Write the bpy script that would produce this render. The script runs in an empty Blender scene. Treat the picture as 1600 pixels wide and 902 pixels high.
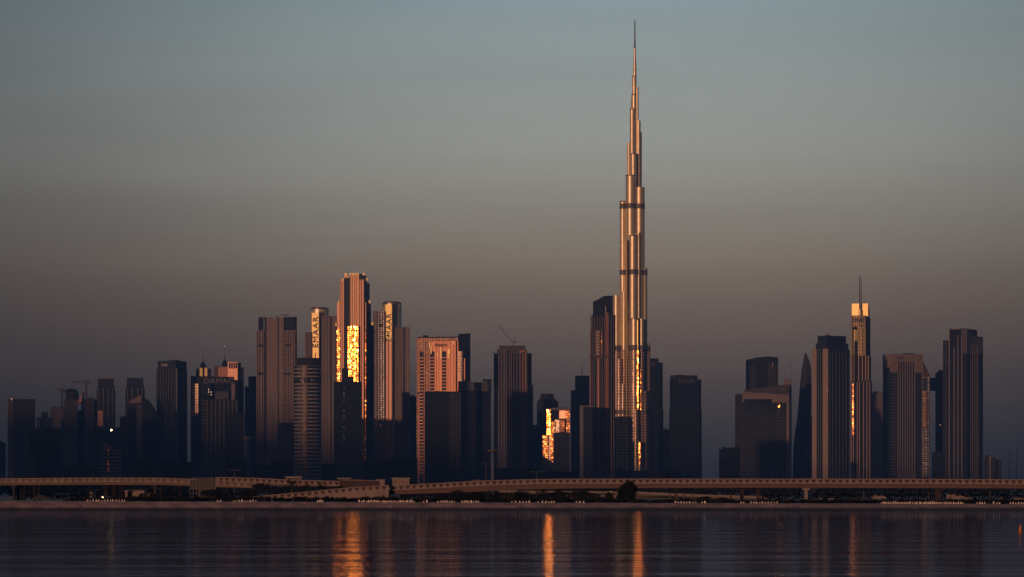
import bpy, bmesh, math, random
from mathutils import Vector, Matrix
random.seed(7)
R = math.radians
C = bpy.context.scene.collection
SC = bpy.context.scene
F = 4310.0          # focal length in photo pixels (1600 wide)
HY = 768.0          # horizon row
EYE = 4.0           # eye height above the water
GZ = 1.9            # ground height
SUN_EL, SUN_AZ = 2.5, 30.0      # degrees; azimuth to the left of straight behind the viewer

def PX(px, D): return (px - 800.0) / F * D
def PZ(y, D): return EYE + (HY - y) / F * D

# ------------------------------------------------------------------ materials
def new_mat(name):
    m = bpy.data.materials.new(name); m.use_nodes = True
    nt = m.node_tree
    b = nt.nodes['Principled BSDF']
    return m, nt, b

def N(nt, typ, **kw):
    n = nt.nodes.new(typ)
    for k, v in kw.items(): setattr(n, k, v)
    return n

def math_n(nt, op, a, b=None, c=None, clamp=False):
    n = nt.nodes.new('ShaderNodeMath'); n.operation = op; n.use_clamp = clamp
    for i, v in enumerate((a, b, c)):
        if v is None: continue
        if isinstance(v, (int, float)): n.inputs[i].default_value = v
        else: nt.links.new(v, n.inputs[i])
    return n.outputs[0]

def plain(name, col, rough=0.8, metal=0.0, var=0.25, scale=0.3, spec=0.5):
    m, nt, b = new_mat(name)
    tc = N(nt, 'ShaderNodeTexCoord')
    no = N(nt, 'ShaderNodeTexNoise'); no.inputs['Scale'].default_value = scale; no.inputs['Detail'].default_value = 5
    nt.links.new(tc.outputs['Object'], no.inputs['Vector'])
    mr = N(nt, 'ShaderNodeMapRange'); mr.inputs['From Min'].default_value = .25; mr.inputs['From Max'].default_value = .75
    mr.inputs['To Min'].default_value = 1 - var; mr.inputs['To Max'].default_value = 1 + var
    nt.links.new(no.outputs['Fac'], mr.inputs['Value'])
    vm = N(nt, 'ShaderNodeVectorMath', operation='SCALE'); vm.inputs[0].default_value = col
    nt.links.new(mr.outputs[0], vm.inputs['Scale'])
    nt.links.new(vm.outputs[0], b.inputs['Base Color'])
    b.inputs['Roughness'].default_value = rough; b.inputs['Metallic'].default_value = metal
    b.inputs['Specular IOR Level'].default_value = spec
    return m

def facade(name, wall, glass, bay=4.0, floor=4.0, fw=.7, fh=.65, grough=.12, jit=.012, gmetal=0.0,
           wrough=.7, wvar=.18, gvar=.6, pw=1, ph=1, wmetal=0.0, wjit=0.0, gspec=.5, zjit=1.0):
    """Wall with a grid of windows, in metres of the UV map (u along the wall, v up)."""
    m, nt, b = new_mat(name)
    L = nt.links
    uv = N(nt, 'ShaderNodeUVMap')
    sp = N(nt, 'ShaderNodeSeparateXYZ'); L.new(uv.outputs[0], sp.inputs[0])
    u = math_n(nt, 'DIVIDE', sp.outputs[0], bay); v = math_n(nt, 'DIVIDE', sp.outputs[1], floor)
    fu = math_n(nt, 'FRACT', u); fv = math_n(nt, 'FRACT', v)
    mu = math_n(nt, 'LESS_THAN', math_n(nt, 'ABSOLUTE', math_n(nt, 'SUBTRACT', fu, .5)), fw / 2)
    mv = math_n(nt, 'LESS_THAN', math_n(nt, 'ABSOLUTE', math_n(nt, 'SUBTRACT', fv, .5)), fh / 2)
    mask = math_n(nt, 'MULTIPLY', mu, mv)
    cx = N(nt, 'ShaderNodeCombineXYZ')
    L.new(math_n(nt, 'FLOOR', math_n(nt, 'DIVIDE', u, pw)), cx.inputs[0])
    L.new(math_n(nt, 'FLOOR', math_n(nt, 'DIVIDE', v, ph)), cx.inputs[1])
    oi = N(nt, 'ShaderNodeObjectInfo'); L.new(oi.outputs['Random'], cx.inputs[2])
    wn = N(nt, 'ShaderNodeTexWhiteNoise'); wn.noise_dimensions = '3D'; L.new(cx.outputs[0], wn.inputs['Vector'])
    # glass colour
    gm = N(nt, 'ShaderNodeMapRange'); gm.inputs['To Min'].default_value = 1 - gvar; gm.inputs['To Max'].default_value = 1 + gvar
    L.new(wn.outputs['Value'], gm.inputs['Value'])
    gs = N(nt, 'ShaderNodeVectorMath', operation='SCALE'); gs.inputs[0].default_value = glass; L.new(gm.outputs[0], gs.inputs['Scale'])
    # wall colour with weather streaks running down
    mp = N(nt, 'ShaderNodeMapping'); mp.inputs['Scale'].default_value = (.12, .012, 1); L.new(uv.outputs[0], mp.inputs['Vector'])
    no = N(nt, 'ShaderNodeTexNoise'); no.inputs['Scale'].default_value = 1; no.inputs['Detail'].default_value = 6; L.new(mp.outputs[0], no.inputs['Vector'])
    wm = N(nt, 'ShaderNodeMapRange'); wm.inputs['From Min'].default_value = .25; wm.inputs['From Max'].default_value = .75
    wm.inputs['To Min'].default_value = 1 - wvar; wm.inputs['To Max'].default_value = 1 + wvar; L.new(no.outputs['Fac'], wm.inputs['Value'])
    ws = N(nt, 'ShaderNodeVectorMath', operation='SCALE'); ws.inputs[0].default_value = wall; L.new(wm.outputs[0], ws.inputs['Scale'])
    mx = N(nt, 'ShaderNodeMix', data_type='RGBA')
    L.new(mask, mx.inputs['Factor']); L.new(ws.outputs[0], mx.inputs['A']); L.new(gs.outputs[0], mx.inputs['B'])
    L.new(mx.outputs['Result'], b.inputs['Base Color'])
    rg = math_n(nt, 'ADD', math_n(nt, 'MULTIPLY', mask, grough - wrough), wrough)
    L.new(rg, b.inputs['Roughness'])
    L.new(math_n(nt, 'ADD', math_n(nt, 'MULTIPLY', mask, gmetal - wmetal), wmetal), b.inputs['Metallic'])
    b.inputs['Specular IOR Level'].default_value = gspec
    # every pane sits a little out of true
    ge = N(nt, 'ShaderNodeNewGeometry')
    sub = N(nt, 'ShaderNodeVectorMath', operation='SUBTRACT'); L.new(wn.outputs['Color'], sub.inputs[0]); sub.inputs[1].default_value = (.5, .5, .5)
    sc = N(nt, 'ShaderNodeVectorMath', operation='SCALE'); L.new(sub.outputs[0], sc.inputs[0])
    L.new(math_n(nt, 'ADD', math_n(nt, 'MULTIPLY', mask, 2 * (jit - wjit)), 2 * wjit), sc.inputs['Scale'])
    zs = N(nt, 'ShaderNodeVectorMath', operation='MULTIPLY'); L.new(sc.outputs[0], zs.inputs[0]); zs.inputs[1].default_value = (1, 1, zjit)
    ad = N(nt, 'ShaderNodeVectorMath', operation='ADD'); L.new(ge.outputs['Normal'], ad.inputs[0]); L.new(zs.outputs[0], ad.inputs[1])
    nn = N(nt, 'ShaderNodeVectorMath', operation='NORMALIZE'); L.new(ad.outputs[0], nn.inputs[0])
    L.new(nn.outputs[0], b.inputs['Normal'])
    return m

def emitter(name, col, s):
    m, nt, b = new_mat(name)
    b.inputs['Base Color'].default_value = (.8, .8, .8, 1)
    b.inputs['Emission Color'].default_value = (*col, 1); b.inputs['Emission Strength'].default_value = s
    return m

M = {}
DG = (.018, .024, .032)
M['beige']  = facade('beige_stone_facade', (.135,.108,.100), DG, 4, 4, .35, .6, .2, .01)
M['beige_plain'] = facade('beige_panel_facade', (.135,.106,.098), (.06,.05,.05), 6, 8, .2, .5, .4, .01)
M['rib']    = plain('beige_rib_concrete', (.155,.120,.110), .75, var=.12, scale=.02)
M['rib_dark'] = plain('grey_rib_concrete', (.06,.058,.060), .75, var=.15, scale=.02)
M['rib_grey'] = plain('pale_grey_rib', (.12,.112,.112), .7, var=.12, scale=.02)
M['grey']   = facade('grey_concrete_facade', (.07,.065,.065), DG, 4, 4, .6, .55, .2, .015)
M['dim']    = facade('dusky_concrete_facade', (.032,.031,.034), (.012,.016,.022), 5, 4, .6, .6, .25, .015, gspec=.25)
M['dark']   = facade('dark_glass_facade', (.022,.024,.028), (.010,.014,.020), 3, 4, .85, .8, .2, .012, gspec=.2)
M['black']  = facade('black_glass_facade', (.012,.014,.018), (.007,.010,.015), 4, 4, .85, .8, .25, .01, gspec=.15)
M['dark_bands'] = facade('banded_glass_facade', (.17,.145,.135), (.012,.016,.022), 40, 5.6, 1.1, .62, .2, .012, pw=.1)
M['mirror'] = facade('mirror_glass_facade', (.10,.06,.04), (.34,.20,.14), 2.4, 3.6, .9, .85, .16, .020, gmetal=.7, wrough=.4, gvar=.35, pw=1, ph=1)
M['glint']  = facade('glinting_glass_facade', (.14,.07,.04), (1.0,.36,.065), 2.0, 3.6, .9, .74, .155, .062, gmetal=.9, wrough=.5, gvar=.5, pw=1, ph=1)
M['tan'] = facade('tan_metal_facade', (.60,.47,.27), (.05,.045,.04), 3.5, 6, .5, .8, .3, .02, wrough=.45, wmetal=.3)
M['dark_copper'] = plain('dark_copper_trim', (.16,.08,.05), .6, .2, .1, .05)
M['pale_pier'] = plain('pale_pink_pier', (.235,.175,.16), .75, 0, .10, .02)
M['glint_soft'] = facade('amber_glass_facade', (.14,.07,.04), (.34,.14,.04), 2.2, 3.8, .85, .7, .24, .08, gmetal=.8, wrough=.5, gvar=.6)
M['amber'] = facade('amber_panel_facade', (.40,.17,.085), (.05,.035,.03), 5, 4, .14, .6, .25, .03, wrough=.42, wmetal=.4, wvar=.2)
M['tower_band'] = plain('grey_brown_louvre', (.13,.11,.10), .6, .3, .2, .1)
M['tan_rib'] = plain('tan_metal_rib', (.34,.25,.15), .5, .3, .1, .02)
M['matt'] = facade('matt_dark_facade', (.02,.022,.026), (.012,.016,.02), 4, 4, .8, .7, .55, .01, gspec=.2)
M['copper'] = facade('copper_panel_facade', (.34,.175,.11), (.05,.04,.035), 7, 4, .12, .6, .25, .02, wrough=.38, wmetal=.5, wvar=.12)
M['gold']   = plain('gold_metal_panel', (.54,.42,.17), .42, .6, .08, .01)
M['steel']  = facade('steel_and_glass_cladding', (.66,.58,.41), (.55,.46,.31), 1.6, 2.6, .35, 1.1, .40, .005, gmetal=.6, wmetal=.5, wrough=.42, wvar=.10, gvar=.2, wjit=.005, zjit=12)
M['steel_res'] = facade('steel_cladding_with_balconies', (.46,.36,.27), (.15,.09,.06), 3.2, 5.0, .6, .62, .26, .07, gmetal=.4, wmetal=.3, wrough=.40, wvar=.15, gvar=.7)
M['band']   = plain('dark_mechanical_louvre', (.05,.042,.04), .6, .3, .2, .1)
M['spire']  = plain('spire_steel', (.16,.12,.11), .45, .5, .1, .05)
M['crown']  = plain('dark_roof_screen', (.014,.018,.025), .7, 0, .2, .03, .15)
M['sign']   = plain('dark_sign_letters', (.03,.022,.02), .6, 0, .05, .1)
M['sign_pale'] = plain('pale_sign_letters', (.55,.55,.55), .6, 0, .05, .1)
M['sign_dim'] = plain('dim_sign_letters', (.10,.10,.105), .6, 0, .05, .1)
M['crane']  = plain('crane_steel', (.10,.06,.045), .6, .2, .2, .3)
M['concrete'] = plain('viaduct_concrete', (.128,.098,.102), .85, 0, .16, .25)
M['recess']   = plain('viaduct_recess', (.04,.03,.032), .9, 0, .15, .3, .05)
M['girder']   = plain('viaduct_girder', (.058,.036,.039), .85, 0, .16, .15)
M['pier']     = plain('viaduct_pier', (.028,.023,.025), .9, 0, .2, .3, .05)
M['pale']   = plain('pale_render', (.12,.10,.105), .85, 0, .15, .5)
M['white']  = plain('white_paint', (.6,.57,.56), .5, 0, .06, 2)
M['block']  = plain('barrier_block', (.44,.39,.38), .6, 0, .08, 3)
M['old_concrete'] = plain('old_viaduct_concrete', (.12,.098,.094), .9, 0, .22, .2); M['old_girder'] = plain('old_viaduct_girder', (.07,.052,.05), .9, 0, .22, .15); M['old_recess'] = plain('old_viaduct_recess', (.055,.04,.038), .9, 0, .2, .3)  # left viaduct tones, mixed to carry the dimmer light on that side
M['tin']    = plain('roof_sheet', (.13,.115,.115), .6, .1, .15, 1)
M['glasswin'] = plain('window_glass', (.02,.02,.025), .1, 0, .1, 1)
M['rubber'] = plain('tyre_rubber', (.02,.02,.02), .9, 0, .1, 3)
M['orange'] = plain('buoy_orange', (.40,.13,.02), .5, 0, .12, 4)
M['buoydark'] = plain('buoy_float', (.30,.07,.02), .6, 0, .2, 4)
M['leaf']   = plain('foliage_dark', (.008,.010,.009), .9, 0, .5, 1.2, .02)
M['leaf2']  = plain('foliage_olive', (.011,.012,.010), .9, 0, .4, 1.2, .02)
M['bark']   = plain('bark', (.06,.045,.035), .9, 0, .3, 3)
M['shade_pier'] = plain('shaded_pier', (.012,.011,.012), .95, 0, .3, .3, .02)  # pier colour darkened to stand for the shade under the deck
M['pole']   = plain('galvanised_pole', (.08,.075,.075), .6, .3, .1, 1)
M['shadow_sheet'] = plain('dark_shadow_sheet', (.03,.03,.035), .9, 0, .2, .4)
M['lamp']   = emitter('lamp_light', (1, .55, .22), 30)
M['lamp_dim'] = emitter('lamp_light_dim', (1, .55, .25), 9)
M['litwin_dim'] = emitter('lit_window_dim', (1, .5, .35), .16)
M['litwin'] = emitter('lit_window', (1, .55, .25), 1.0)
M['bird']   = plain('bird_plumage', (.03,.03,.03), .9)

# ------------------------------------------------------------------ object helpers
def link(name, me, mats, parent=None):
    o = bpy.data.objects.new(name, me); C.objects.link(o)
    for m in mats: me.materials.append(m)
    if parent: o.parent = parent
    return o

def tag(o, label, cat, group=None, kind=None):
    if label: o['label'] = label
    if cat: o['category'] = cat
    if group: o['group'] = group
    if kind: o['kind'] = kind
    return o

def empty(name, loc, label, cat, group=None):
    o = bpy.data.objects.new(name, None); C.objects.link(o); o.location = loc; o.empty_display_size = 1
    return tag(o, label, cat, group)

def bm_box(bm, x0, x1, y0, y1, z0, z1, mi=0, uvl=None):
    vs = [bm.verts.new(p) for p in ((x0,y0,z0),(x1,y0,z0),(x1,y1,z0),(x0,y1,z0),(x0,y0,z1),(x1,y0,z1),(x1,y1,z1),(x0,y1,z1))]
    out = []
    for q in ((3,2,1,0),(4,5,6,7),(0,1,5,4),(1,2,6,5),(2,3,7,6),(3,0,4,7)):
        f = bm.faces.new([vs[i] for i in q]); f.material_index = mi; out.append(f)
    return out

def bm_prism(bm, pts, z0, ztops, smooth=False, mi=0):
    """pts counter-clockwise seen from above; ztops one number or one per point.  UV in metres."""
    uvl = bm.loops.layers.uv.verify()
    n = len(pts)
    if isinstance(ztops, (int, float)): ztops = [ztops] * n
    lo = [bm.verts.new((x, y, z0)) for x, y in pts]
    hi = [bm.verts.new((x, y, z)) for (x, y), z in zip(pts, ztops)]
    s = 0.0
    for i in range(n):
        j = (i + 1) % n
        d = math.hypot(pts[j][0] - pts[i][0], pts[j][1] - pts[i][1])
        f = bm.faces.new((lo[i], lo[j], hi[j], hi[i])); f.smooth = smooth; f.material_index = mi
        for l, (uu, vv) in zip(f.loops, ((s, z0), (s + d, z0), (s + d, ztops[j]), (s, ztops[i]))):
            l[uvl].uv = (uu, vv)
        s += d
    if smooth:      # caps on their own vertices, so the wall keeps level normals
        lo = [bm.verts.new(v.co) for v in lo]; hi = [bm.verts.new(v.co) for v in hi]
    top = bm.faces.new(hi); bot = bm.faces.new(list(reversed(lo)))
    for f in (top, bot):
        f.material_index = mi
        for l in f.loops: l[uvl].uv = (0.01, 0.01)

def finish(bm, name, mats, parent=None):
    me = bpy.data.meshes.new(name); bm.normal_update(); bm.to_mesh(me); bm.free()
    return link(name, me, mats, parent)

def bm_rod(bm, a, b, r, n=6, r2=None, mi=0):
    a, b = Vector(a), Vector(b); d = b - a
    q = Vector((0, 0, 1)).rotation_difference(d).to_matrix()
    r2 = r if r2 is None else r2
    A = [bm.verts.new(a + q @ Vector((math.cos(t) * r, math.sin(t) * r, 0))) for t in (2 * math.pi * i / n for i in range(n))]
    B = [bm.verts.new(b + q @ Vector((math.cos(t) * r2, math.sin(t) * r2, 0))) for t in (2 * math.pi * i / n for i in range(n))]
    for i in range(n):
        f = bm.faces.new((A[i], A[(i + 1) % n], B[(i + 1) % n], B[i])); f.smooth = n > 6; f.material_index = mi
    for vs in (list(reversed(A)), B):
        f = bm.faces.new(vs); f.material_index = mi

class Tower:
    """A building at distance D.  Footprints are (photo column, metres behind the front)."""
    def __init__(s, name, label, cat, px, D, group=None):
        s.D = D; s.o = Vector((PX(px, D), D, GZ - .5))
        s.e = empty(name, s.o, label, cat, group)
    def P(s, px, dy): return (PX(px, s.D + dy) - s.o.x, dy)
    def Z(s, y): return PZ(y, s.D) - s.o.z
    def prism(s, part, pts, ytop, mat, ybot=None, ytops=None):
        bm = bmesh.new()
        p = [s.P(*q) for q in pts]
        a = sum(p[i][0] * p[(i+1) % len(p)][1] - p[(i+1) % len(p)][0] * p[i][1] for i in range(len(p)))
        zt = s.Z(ytop) if ytops is None else [s.Z(y) for y in ytops]
        if a < 0:
            p.reverse()
            if ytops is not None: zt.reverse()
        bm_prism(bm, p, 0.0 if ybot is None else s.Z(ybot), zt)
        return finish(bm, part, [M[mat]], s.e)
    def box(s, part, x0, x1, ytop, mat, d=35, dy=0, ybot=None, tilt=0):
        """tilt > 0 turns the front wall to the left (its left end lies further back), in metres"""
        a, b = (tilt, 0) if tilt >= 0 else (0, -tilt)
        return s.prism(part, [(x0, dy + a), (x1, dy + b), (x1, dy + b + d), (x0, dy + a + d)], ytop, mat, ybot)
    def corner(s, part, x0, xc, x1, ytop, mat, dl, dr, ybot=None, dy=0):
        """two walls meeting at column xc; dl, dr = how far back the outer ends lie"""
        return s.prism(part, [(xc, dy), (x1, dy + dr), ((x0 + x1) / 2 if dl + dr < 10 else x0 + x1 - xc, dy + dl + dr), (x0, dy + dl)], ytop, mat, ybot)
    def cyl(s, part, x0, x1, ytop, mat, dy=0, ybot=None, n=40, depth=1.0, smooth=True):
        """upright cylinder, its nearest line at dy"""
        r = (x1 - x0) / 2 / F * s.D; cx, _ = s.P((x0 + x1) / 2, dy)
        pts = [(cx + r * math.sin(t), dy + r * depth - r * depth * math.cos(t)) for t in (2 * math.pi * i / n for i in range(n))]
        bm = bmesh.new(); bm_prism(bm, pts, 0.0 if ybot is None else s.Z(ybot), s.Z(ytop), smooth)
        return finish(bm, part, [M[mat]], s.e)
    def ribs(s, part, cols, ytop, mat, ybot=None, w=1.2, d=1.2, line=((0, 0), (1, 0))):
        """upright fins on the front wall between line = ((px, dy), (px, dy)); cols = columns"""
        bm = bmesh.new(); (xa, da), (xb, db) = line
        z0 = 0.0 if ybot is None else s.Z(ybot); z1 = s.Z(ytop)
        for c in cols:
            t = (c - xa) / (xb - xa) if xb != xa else 0
            dy = da + (db - da) * t; x, _ = s.P(c, dy)
            ww = w
            bm_box(bm, x - ww / 2, x + ww / 2, dy - d, dy + .4, z0, z1)
        return finish(bm, part, [M[mat]], s.e)
    def slabs(s, part, x0, x1, ytop, ybot, step, mat, th=.8, d=1.5, line=None):
        """balcony slabs: horizontal ledges"""
        bm = bmesh.new(); (xa, da), (xb, db) = line or ((x0, 0), (x1, 0))
        z = s.Z(ybot)
        a = s.P(xa, da); b = s.P(xb, db)
        while z < s.Z(ytop):
            bm_prism(bm, [(a[0], a[1] - d), (b[0], b[1] - d), (b[0], b[1] + .3), (a[0], a[1] + .3)], z, z + th)
            z += step
        return finish(bm, part, [M[mat]], s.e)
    def rod(s, part, px, y0, y1, r0, r1, mat, dy=10):
        bm = bmesh.new(); x, yy = s.P(px, dy)
        bm_rod(bm, (x, yy, s.Z(y0)), (x, yy, s.Z(y1)), r0, 8, r1)
        return finish(bm, part, [M[mat]], s.e)
    def lump(s, part, px, y0, y1, r, mat, dy=10, prof=((0,.4),(.25,1),(.6,.8),(1,.1))):
        bm = bmesh.new(); x, yy = s.P(px, dy); z0, z1 = s.Z(y0), s.Z(y1)
        for (a, ra), (b, rb) in zip(prof, prof[1:]):
            bm_rod(bm, (x, yy, z0 + (z1 - z0) * a), (x, yy, z0 + (z1 - z0) * b), r * ra, 12, r * rb)
        return finish(bm, part, [M[mat]], s.e)
    def text(s, body, x0, x1, y0, y1, mat, dy=-.8, upright=False, tilt=0.0, font_w=None):
        cu = bpy.data.curves.new('sign', 'FONT'); cu.body = body; cu.align_x = 'CENTER'; cu.align_y = 'CENTER'
        cu.extrude = .25; cu.size = 10; cu.resolution_u = 2; cu.space_character = 1.15
        if font_w: cu.offset = font_w
        tmp = bpy.data.objects.new('sign', cu); C.objects.link(tmp)
        bpy.context.view_layer.update()
        me = bpy.data.meshes.new_from_object(tmp); bpy.data.objects.remove(tmp)
        xs = [v.co.x for v in me.vertices]; ys = [v.co.y for v in me.vertices]
        cx, cy, w, h = (min(xs)+max(xs))/2, (min(ys)+max(ys))/2, max(xs)-min(xs), max(ys)-min(ys)
        W = (x1 - x0) / F * s.D; H = (y0 - y1) / F * s.D
        X, _ = s.P((x0 + x1) / 2, dy); Zc = (s.Z(y0) + s.Z(y1)) / 2
        for v in me.vertices:
            a, b, t = v.co.x - cx, v.co.y - cy, v.co.z
            if upright: a, b, sa, sb = -b, a, W / h, H / w
            else: sa, sb = W / w, H / h
            a *= sa; b *= sb
            v.co = (X + a, dy - t - math.tan(tilt) * a, Zc + b)
        me.update()
        return link('sign', me, [M[mat]], s.e)

def xr(a, b, n):      # n columns evenly from a to b
    return [a + (b - a) * i / (n - 1) for i in range(n)] if n > 1 else [(a + b) / 2]

def glint_tilt(px0, px1, D):
    """how far back the left end of a wall lies when the wall mirrors the low sun to the water's edge"""
    b = math.atan(((px0 + px1) / 2 - 800) / F)
    return math.tan((R(SUN_AZ) + b) / 2) * (px1 - px0) / F * D



HAZE = 6.5e-5
HAZE_COL = (.17, .33, .64, 1)
SUN_E = 3.3
SUN_C = (1.0, .50, .29)
HAZE_GAIN = 1.52
SKY_K = (.30, .30, .36)
WAVE_D = .10
WATER_C = (.43, .54, .70, 1)
# ------------------------------------------------------------------ the city, left to right
T = Tower
DB = 4800
# --- far left
t = T('office_block', 'dark low office block cut off by the left edge of the photo', 'building', 4, 4900)
t.box('facade', -14, 9, 692, 'dark', 40); t.box('roof_plant', -8, 4, 689, 'crown', 20, 8, 692)
t = T('office_tower', 'slab tower with a fine grid of fins, first tall one from the left', 'building', 34, 4700)
t.box('facade', 21, 55, 626.5, 'dim', 34); t.box('side_wing', 12, 21, 625.5, 'beige', 34, -2)
t.ribs('facade_fins', xr(22.5, 54, 13), 626, 'rib_dark', w=1.1, d=1)
t.slabs('floor_ledges', 12, 21, 628, 730, 6.5, 'rib_dark', 1.8, .8, ((12, -2), (21, -2)))
t.box('parapet', 12, 55, 624, 'crown', 30, 2, 626); t.box('beacon', 17.2, 19.2, 622.3, 'litwin_dim', 2, 0, 625.4)
t = T('apartment_block', 'low reddish block in front of the finned slab tower at far left', 'building', 48, 3900)
t.box('facade', 38, 57, 711, 'dim', 30); t.ribs('facade_fins', xr(40, 56, 5), 711, 'rib_dark', w=1, d=.8)
t = T('apartment_tower', 'stepped dusky tower with a small dark cube on its roof', 'building', 68, 4900)
t.box('facade', 57, 82, 652, 'dim', 30); t.box('roof_plant', 64.5, 75, 644, 'crown', 14, 6, 652); t.box('side_wing', 57, 63, 655, 'grey', 8, -8)
t.ribs('facade_fins', xr(66, 81, 5), 652, 'rib_dark', w=1, d=.8)
t = T('apartment_tower', 'hazy greyish slab with a lower shoulder left of the domed tower under construction', 'building', 88, 5200)
t.box('facade', 78, 100, 635, 'grey', 34); t.box('side_wing', 78, 95, 657, 'grey', 16, -16); t.ribs('facade_fins', xr(80, 98, 5), 635, 'rib_dark', w=1.2, d=.8)
t = T('office_block', 'wide black block standing in front of the hazy grey slab at left', 'building', 72, 4000)
t.box('facade', 46, 97, 672, 'black', 50); t.box('roof_plant', 52, 62, 669, 'crown', 14, 10, 672); t.box('side_wing', 66, 97, 668, 'black', 20, 20)
# --- domed tower with cranes
t = T('unfinished_tower', 'ribbed tower under construction with a dark bulbous roof between two tower cranes', 'building', 109, 4700)
t.box('facade', 100, 121, 626, 'grey', 30); t.ribs('facade_fins', xr(101, 120, 6), 624, 'rib_dark', w=1.3, d=1)
t.cyl('roof_drum', 101, 121, 612, 'crown', 4, 626); t.lump('roof_dome', 111, 613, 607, 11.2, 'crown', 15, ((0,1),(.5,.9),(.85,.6),(1,.2)))
t.slabs('floor_ledges', 100, 121, 612, 640, 4, 'rib_dark', .8, 1.4)
t = T('apartment_tower', 'slim tower with a sunlit L shaped top beside the bulbous roof', 'building', 125, 4750)
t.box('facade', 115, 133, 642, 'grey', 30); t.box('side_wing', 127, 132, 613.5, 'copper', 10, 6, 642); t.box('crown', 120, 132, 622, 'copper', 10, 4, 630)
t.box('stair_shaft', 115, 121.5, 636, 'beige_plain', 14, -5); t.slabs('floor_ledges', 121.5, 133, 640, 740, 6, 'rib_dark', .8, 1.2)
t = T('apartment_tower', 'narrow dusky tower with rounded shoulders and upright ribs under the long crane jib', 'building', 141, 4650)
t.prism('facade', [(132, 4), (136, 0), (146, 0), (151, 5), (151, 32), (132, 32)], 622, 'dim', None, [625, 622, 622, 626, 626, 625])
t.ribs('facade_fins', xr(136.5, 146, 5), 622, 'rib_dark', w=1.5, d=1.5)
def tower_crane(px, D, ybase, ytop, jl, jr, label):
    o = Vector((PX(px, D), D, PZ(ybase, D)))
    e = empty('tower_crane', o, label, 'crane', None)
    s = D / F; h = (ybase - ytop) * s
    bm = bmesh.new()
    for dx in (-1.1, 1.1):
        for dy in (-1.1, 1.1): bm_rod(bm, (dx, dy, 0), (dx, dy, h), .32, 4)
    z = 0
    while z < h - 4:
        bm_rod(bm, (-1.1, -1.1, z), (1.1, -1.1, z + 4), .2, 4); bm_rod(bm, (1.1, 1.1, z), (-1.1, 1.1, z + 4), .2, 4); z += 4
    finish(bm, 'mast', [M['crane']], e)
    bm = bmesh.new(); x0, x1 = (jl - px) * s, (jr - px) * s; zz = h
    for dy in (-.9, .9): bm_rod(bm, (x0, dy, zz), (x1, dy, zz), .35, 4)
    bm_rod(bm, (x0, 0, zz + 1.6), (x1, 0, zz + 1.8), .3, 4)
    x = x0
    while x < x1 - 3: bm_rod(bm, (x, -.9, zz), (x + 1.5, 0, zz + 1.7), .16, 4); bm_rod(bm, (x + 1.5, 0, zz + 1.7), (x + 3, .9, zz), .16, 4); x += 3
    finish(bm, 'jib', [M['crane']], e)
    bm = bmesh.new(); bm_rod(bm, (0, 0, zz), (0, 0, zz + 6), .8, 4, .3); bm_rod(bm, (0, 0, zz + 6), (x0 * .7, 0, zz + 1.6), .15, 4); bm_rod(bm, (0, 0, zz + 6), (x1 * .9, 0, zz + 1.6), .15, 4)
    finish(bm, 'apex_frame', [M['crane']], e)
    bm = bmesh.new(); bm_box(bm, x1 - 4, x1 - .5, -1.4, 1.4, zz - 3, zz + .3); finish(bm, 'counterweight', [M['band']], e)
    bm = bmesh.new(); bm_box(bm, -.6, 2.0, -2.6, -1, zz - 2.4, zz); finish(bm, 'cab', [M['band']], e)
tower_crane(97, 4650, 640, 609.5, 88, 102, 'short jib tower crane left of the bulbous roof')
tower_crane(134.8, 4600, 640, 597.5, 113, 142, 'long jib tower crane right of the bulbous roof')
# --- twin towers with notched crowns
for k, (x0, x1, yt, lab) in enumerate(((151, 180, 591, 'left of two similar crowned towers, with a pale sunlit patch half way up'), (196, 226, 590, 'right of two similar crowned towers, with a slanted ledge below its crown'))):
    t = T('hotel_tower', lab, 'building', (x0 + x1) / 2, 5000, 'pair of crowned towers at left')
    w = x1 - x0
    t.prism('facade', [(x0, 6), (x0 + 4, 0), (x1 - 4, 0), (x1, 6), (x1, 34), (x0, 34)], yt + 18, 'dark')
    t.prism('shoulder', [(x0 + 1.2, 6), (x0 + 4, 1), (x1 - 4, 1), (x1 - 1.2, 6), (x1 - 1.2, 32), (x0 + 1.2, 32)], yt + 12, 'dark', yt + 18)
    t.box('crown', x0 + 2.2, x1 - 2.2, yt + 1, 'crown', 24, 4, yt + 12)
    t.box('roof_screen', x0 + 2.0, x1 - 2.0, yt, 'rib_dark', 20, 5, yt + 1.4)
    t.ribs('facade_fins', [x0 + 3.5, x0 + 10.5, x1 - 10.5, x1 - 3.5], yt + 16, 'rib_dark', w=2.2, d=1.2)
    if k == 0:
        t.box('sunlit_patch', x0 + 2, x0 + 9.5, 642, 'copper', 2, -2, 666)  # patch of sunlight put in as a copper coloured panel
    else:
        t.prism('slanted_ledge', [(x0 + 6, -3), (x1 - 5, -3), (x1 - 5, 2), (x0 + 6, 2)], 627, 'rib', 630, [627, 617, 617, 627])
t = T('office_block', 'low dark block with pale slatted stripes and a gable between the crowned towers', 'building', 168, 4300)
t.box('facade', 156, 190, 703, 'dark_bands', 40); t.prism('gable', [(160, 2), (176, 2), (176, 20), (160, 20)], 690, 'rib', 703, [690, 699, 699, 690])
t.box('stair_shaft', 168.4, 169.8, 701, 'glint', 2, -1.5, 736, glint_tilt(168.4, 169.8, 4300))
t = T('office_block', 'plain black block between the two crowned towers', 'building', 184, 4500)
t.box('facade', 152, 196, 668, 'black', 40); t.box('side_wing', 187, 201, 652, 'black', 30, 14); t.box('roof_plant', 190, 197, 650, 'crown', 12, 20, 652)
t = T('office_tower', 'portal shaped tower with a tall dark recess in front of the right crowned tower', 'building', 209, 4400)
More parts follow.
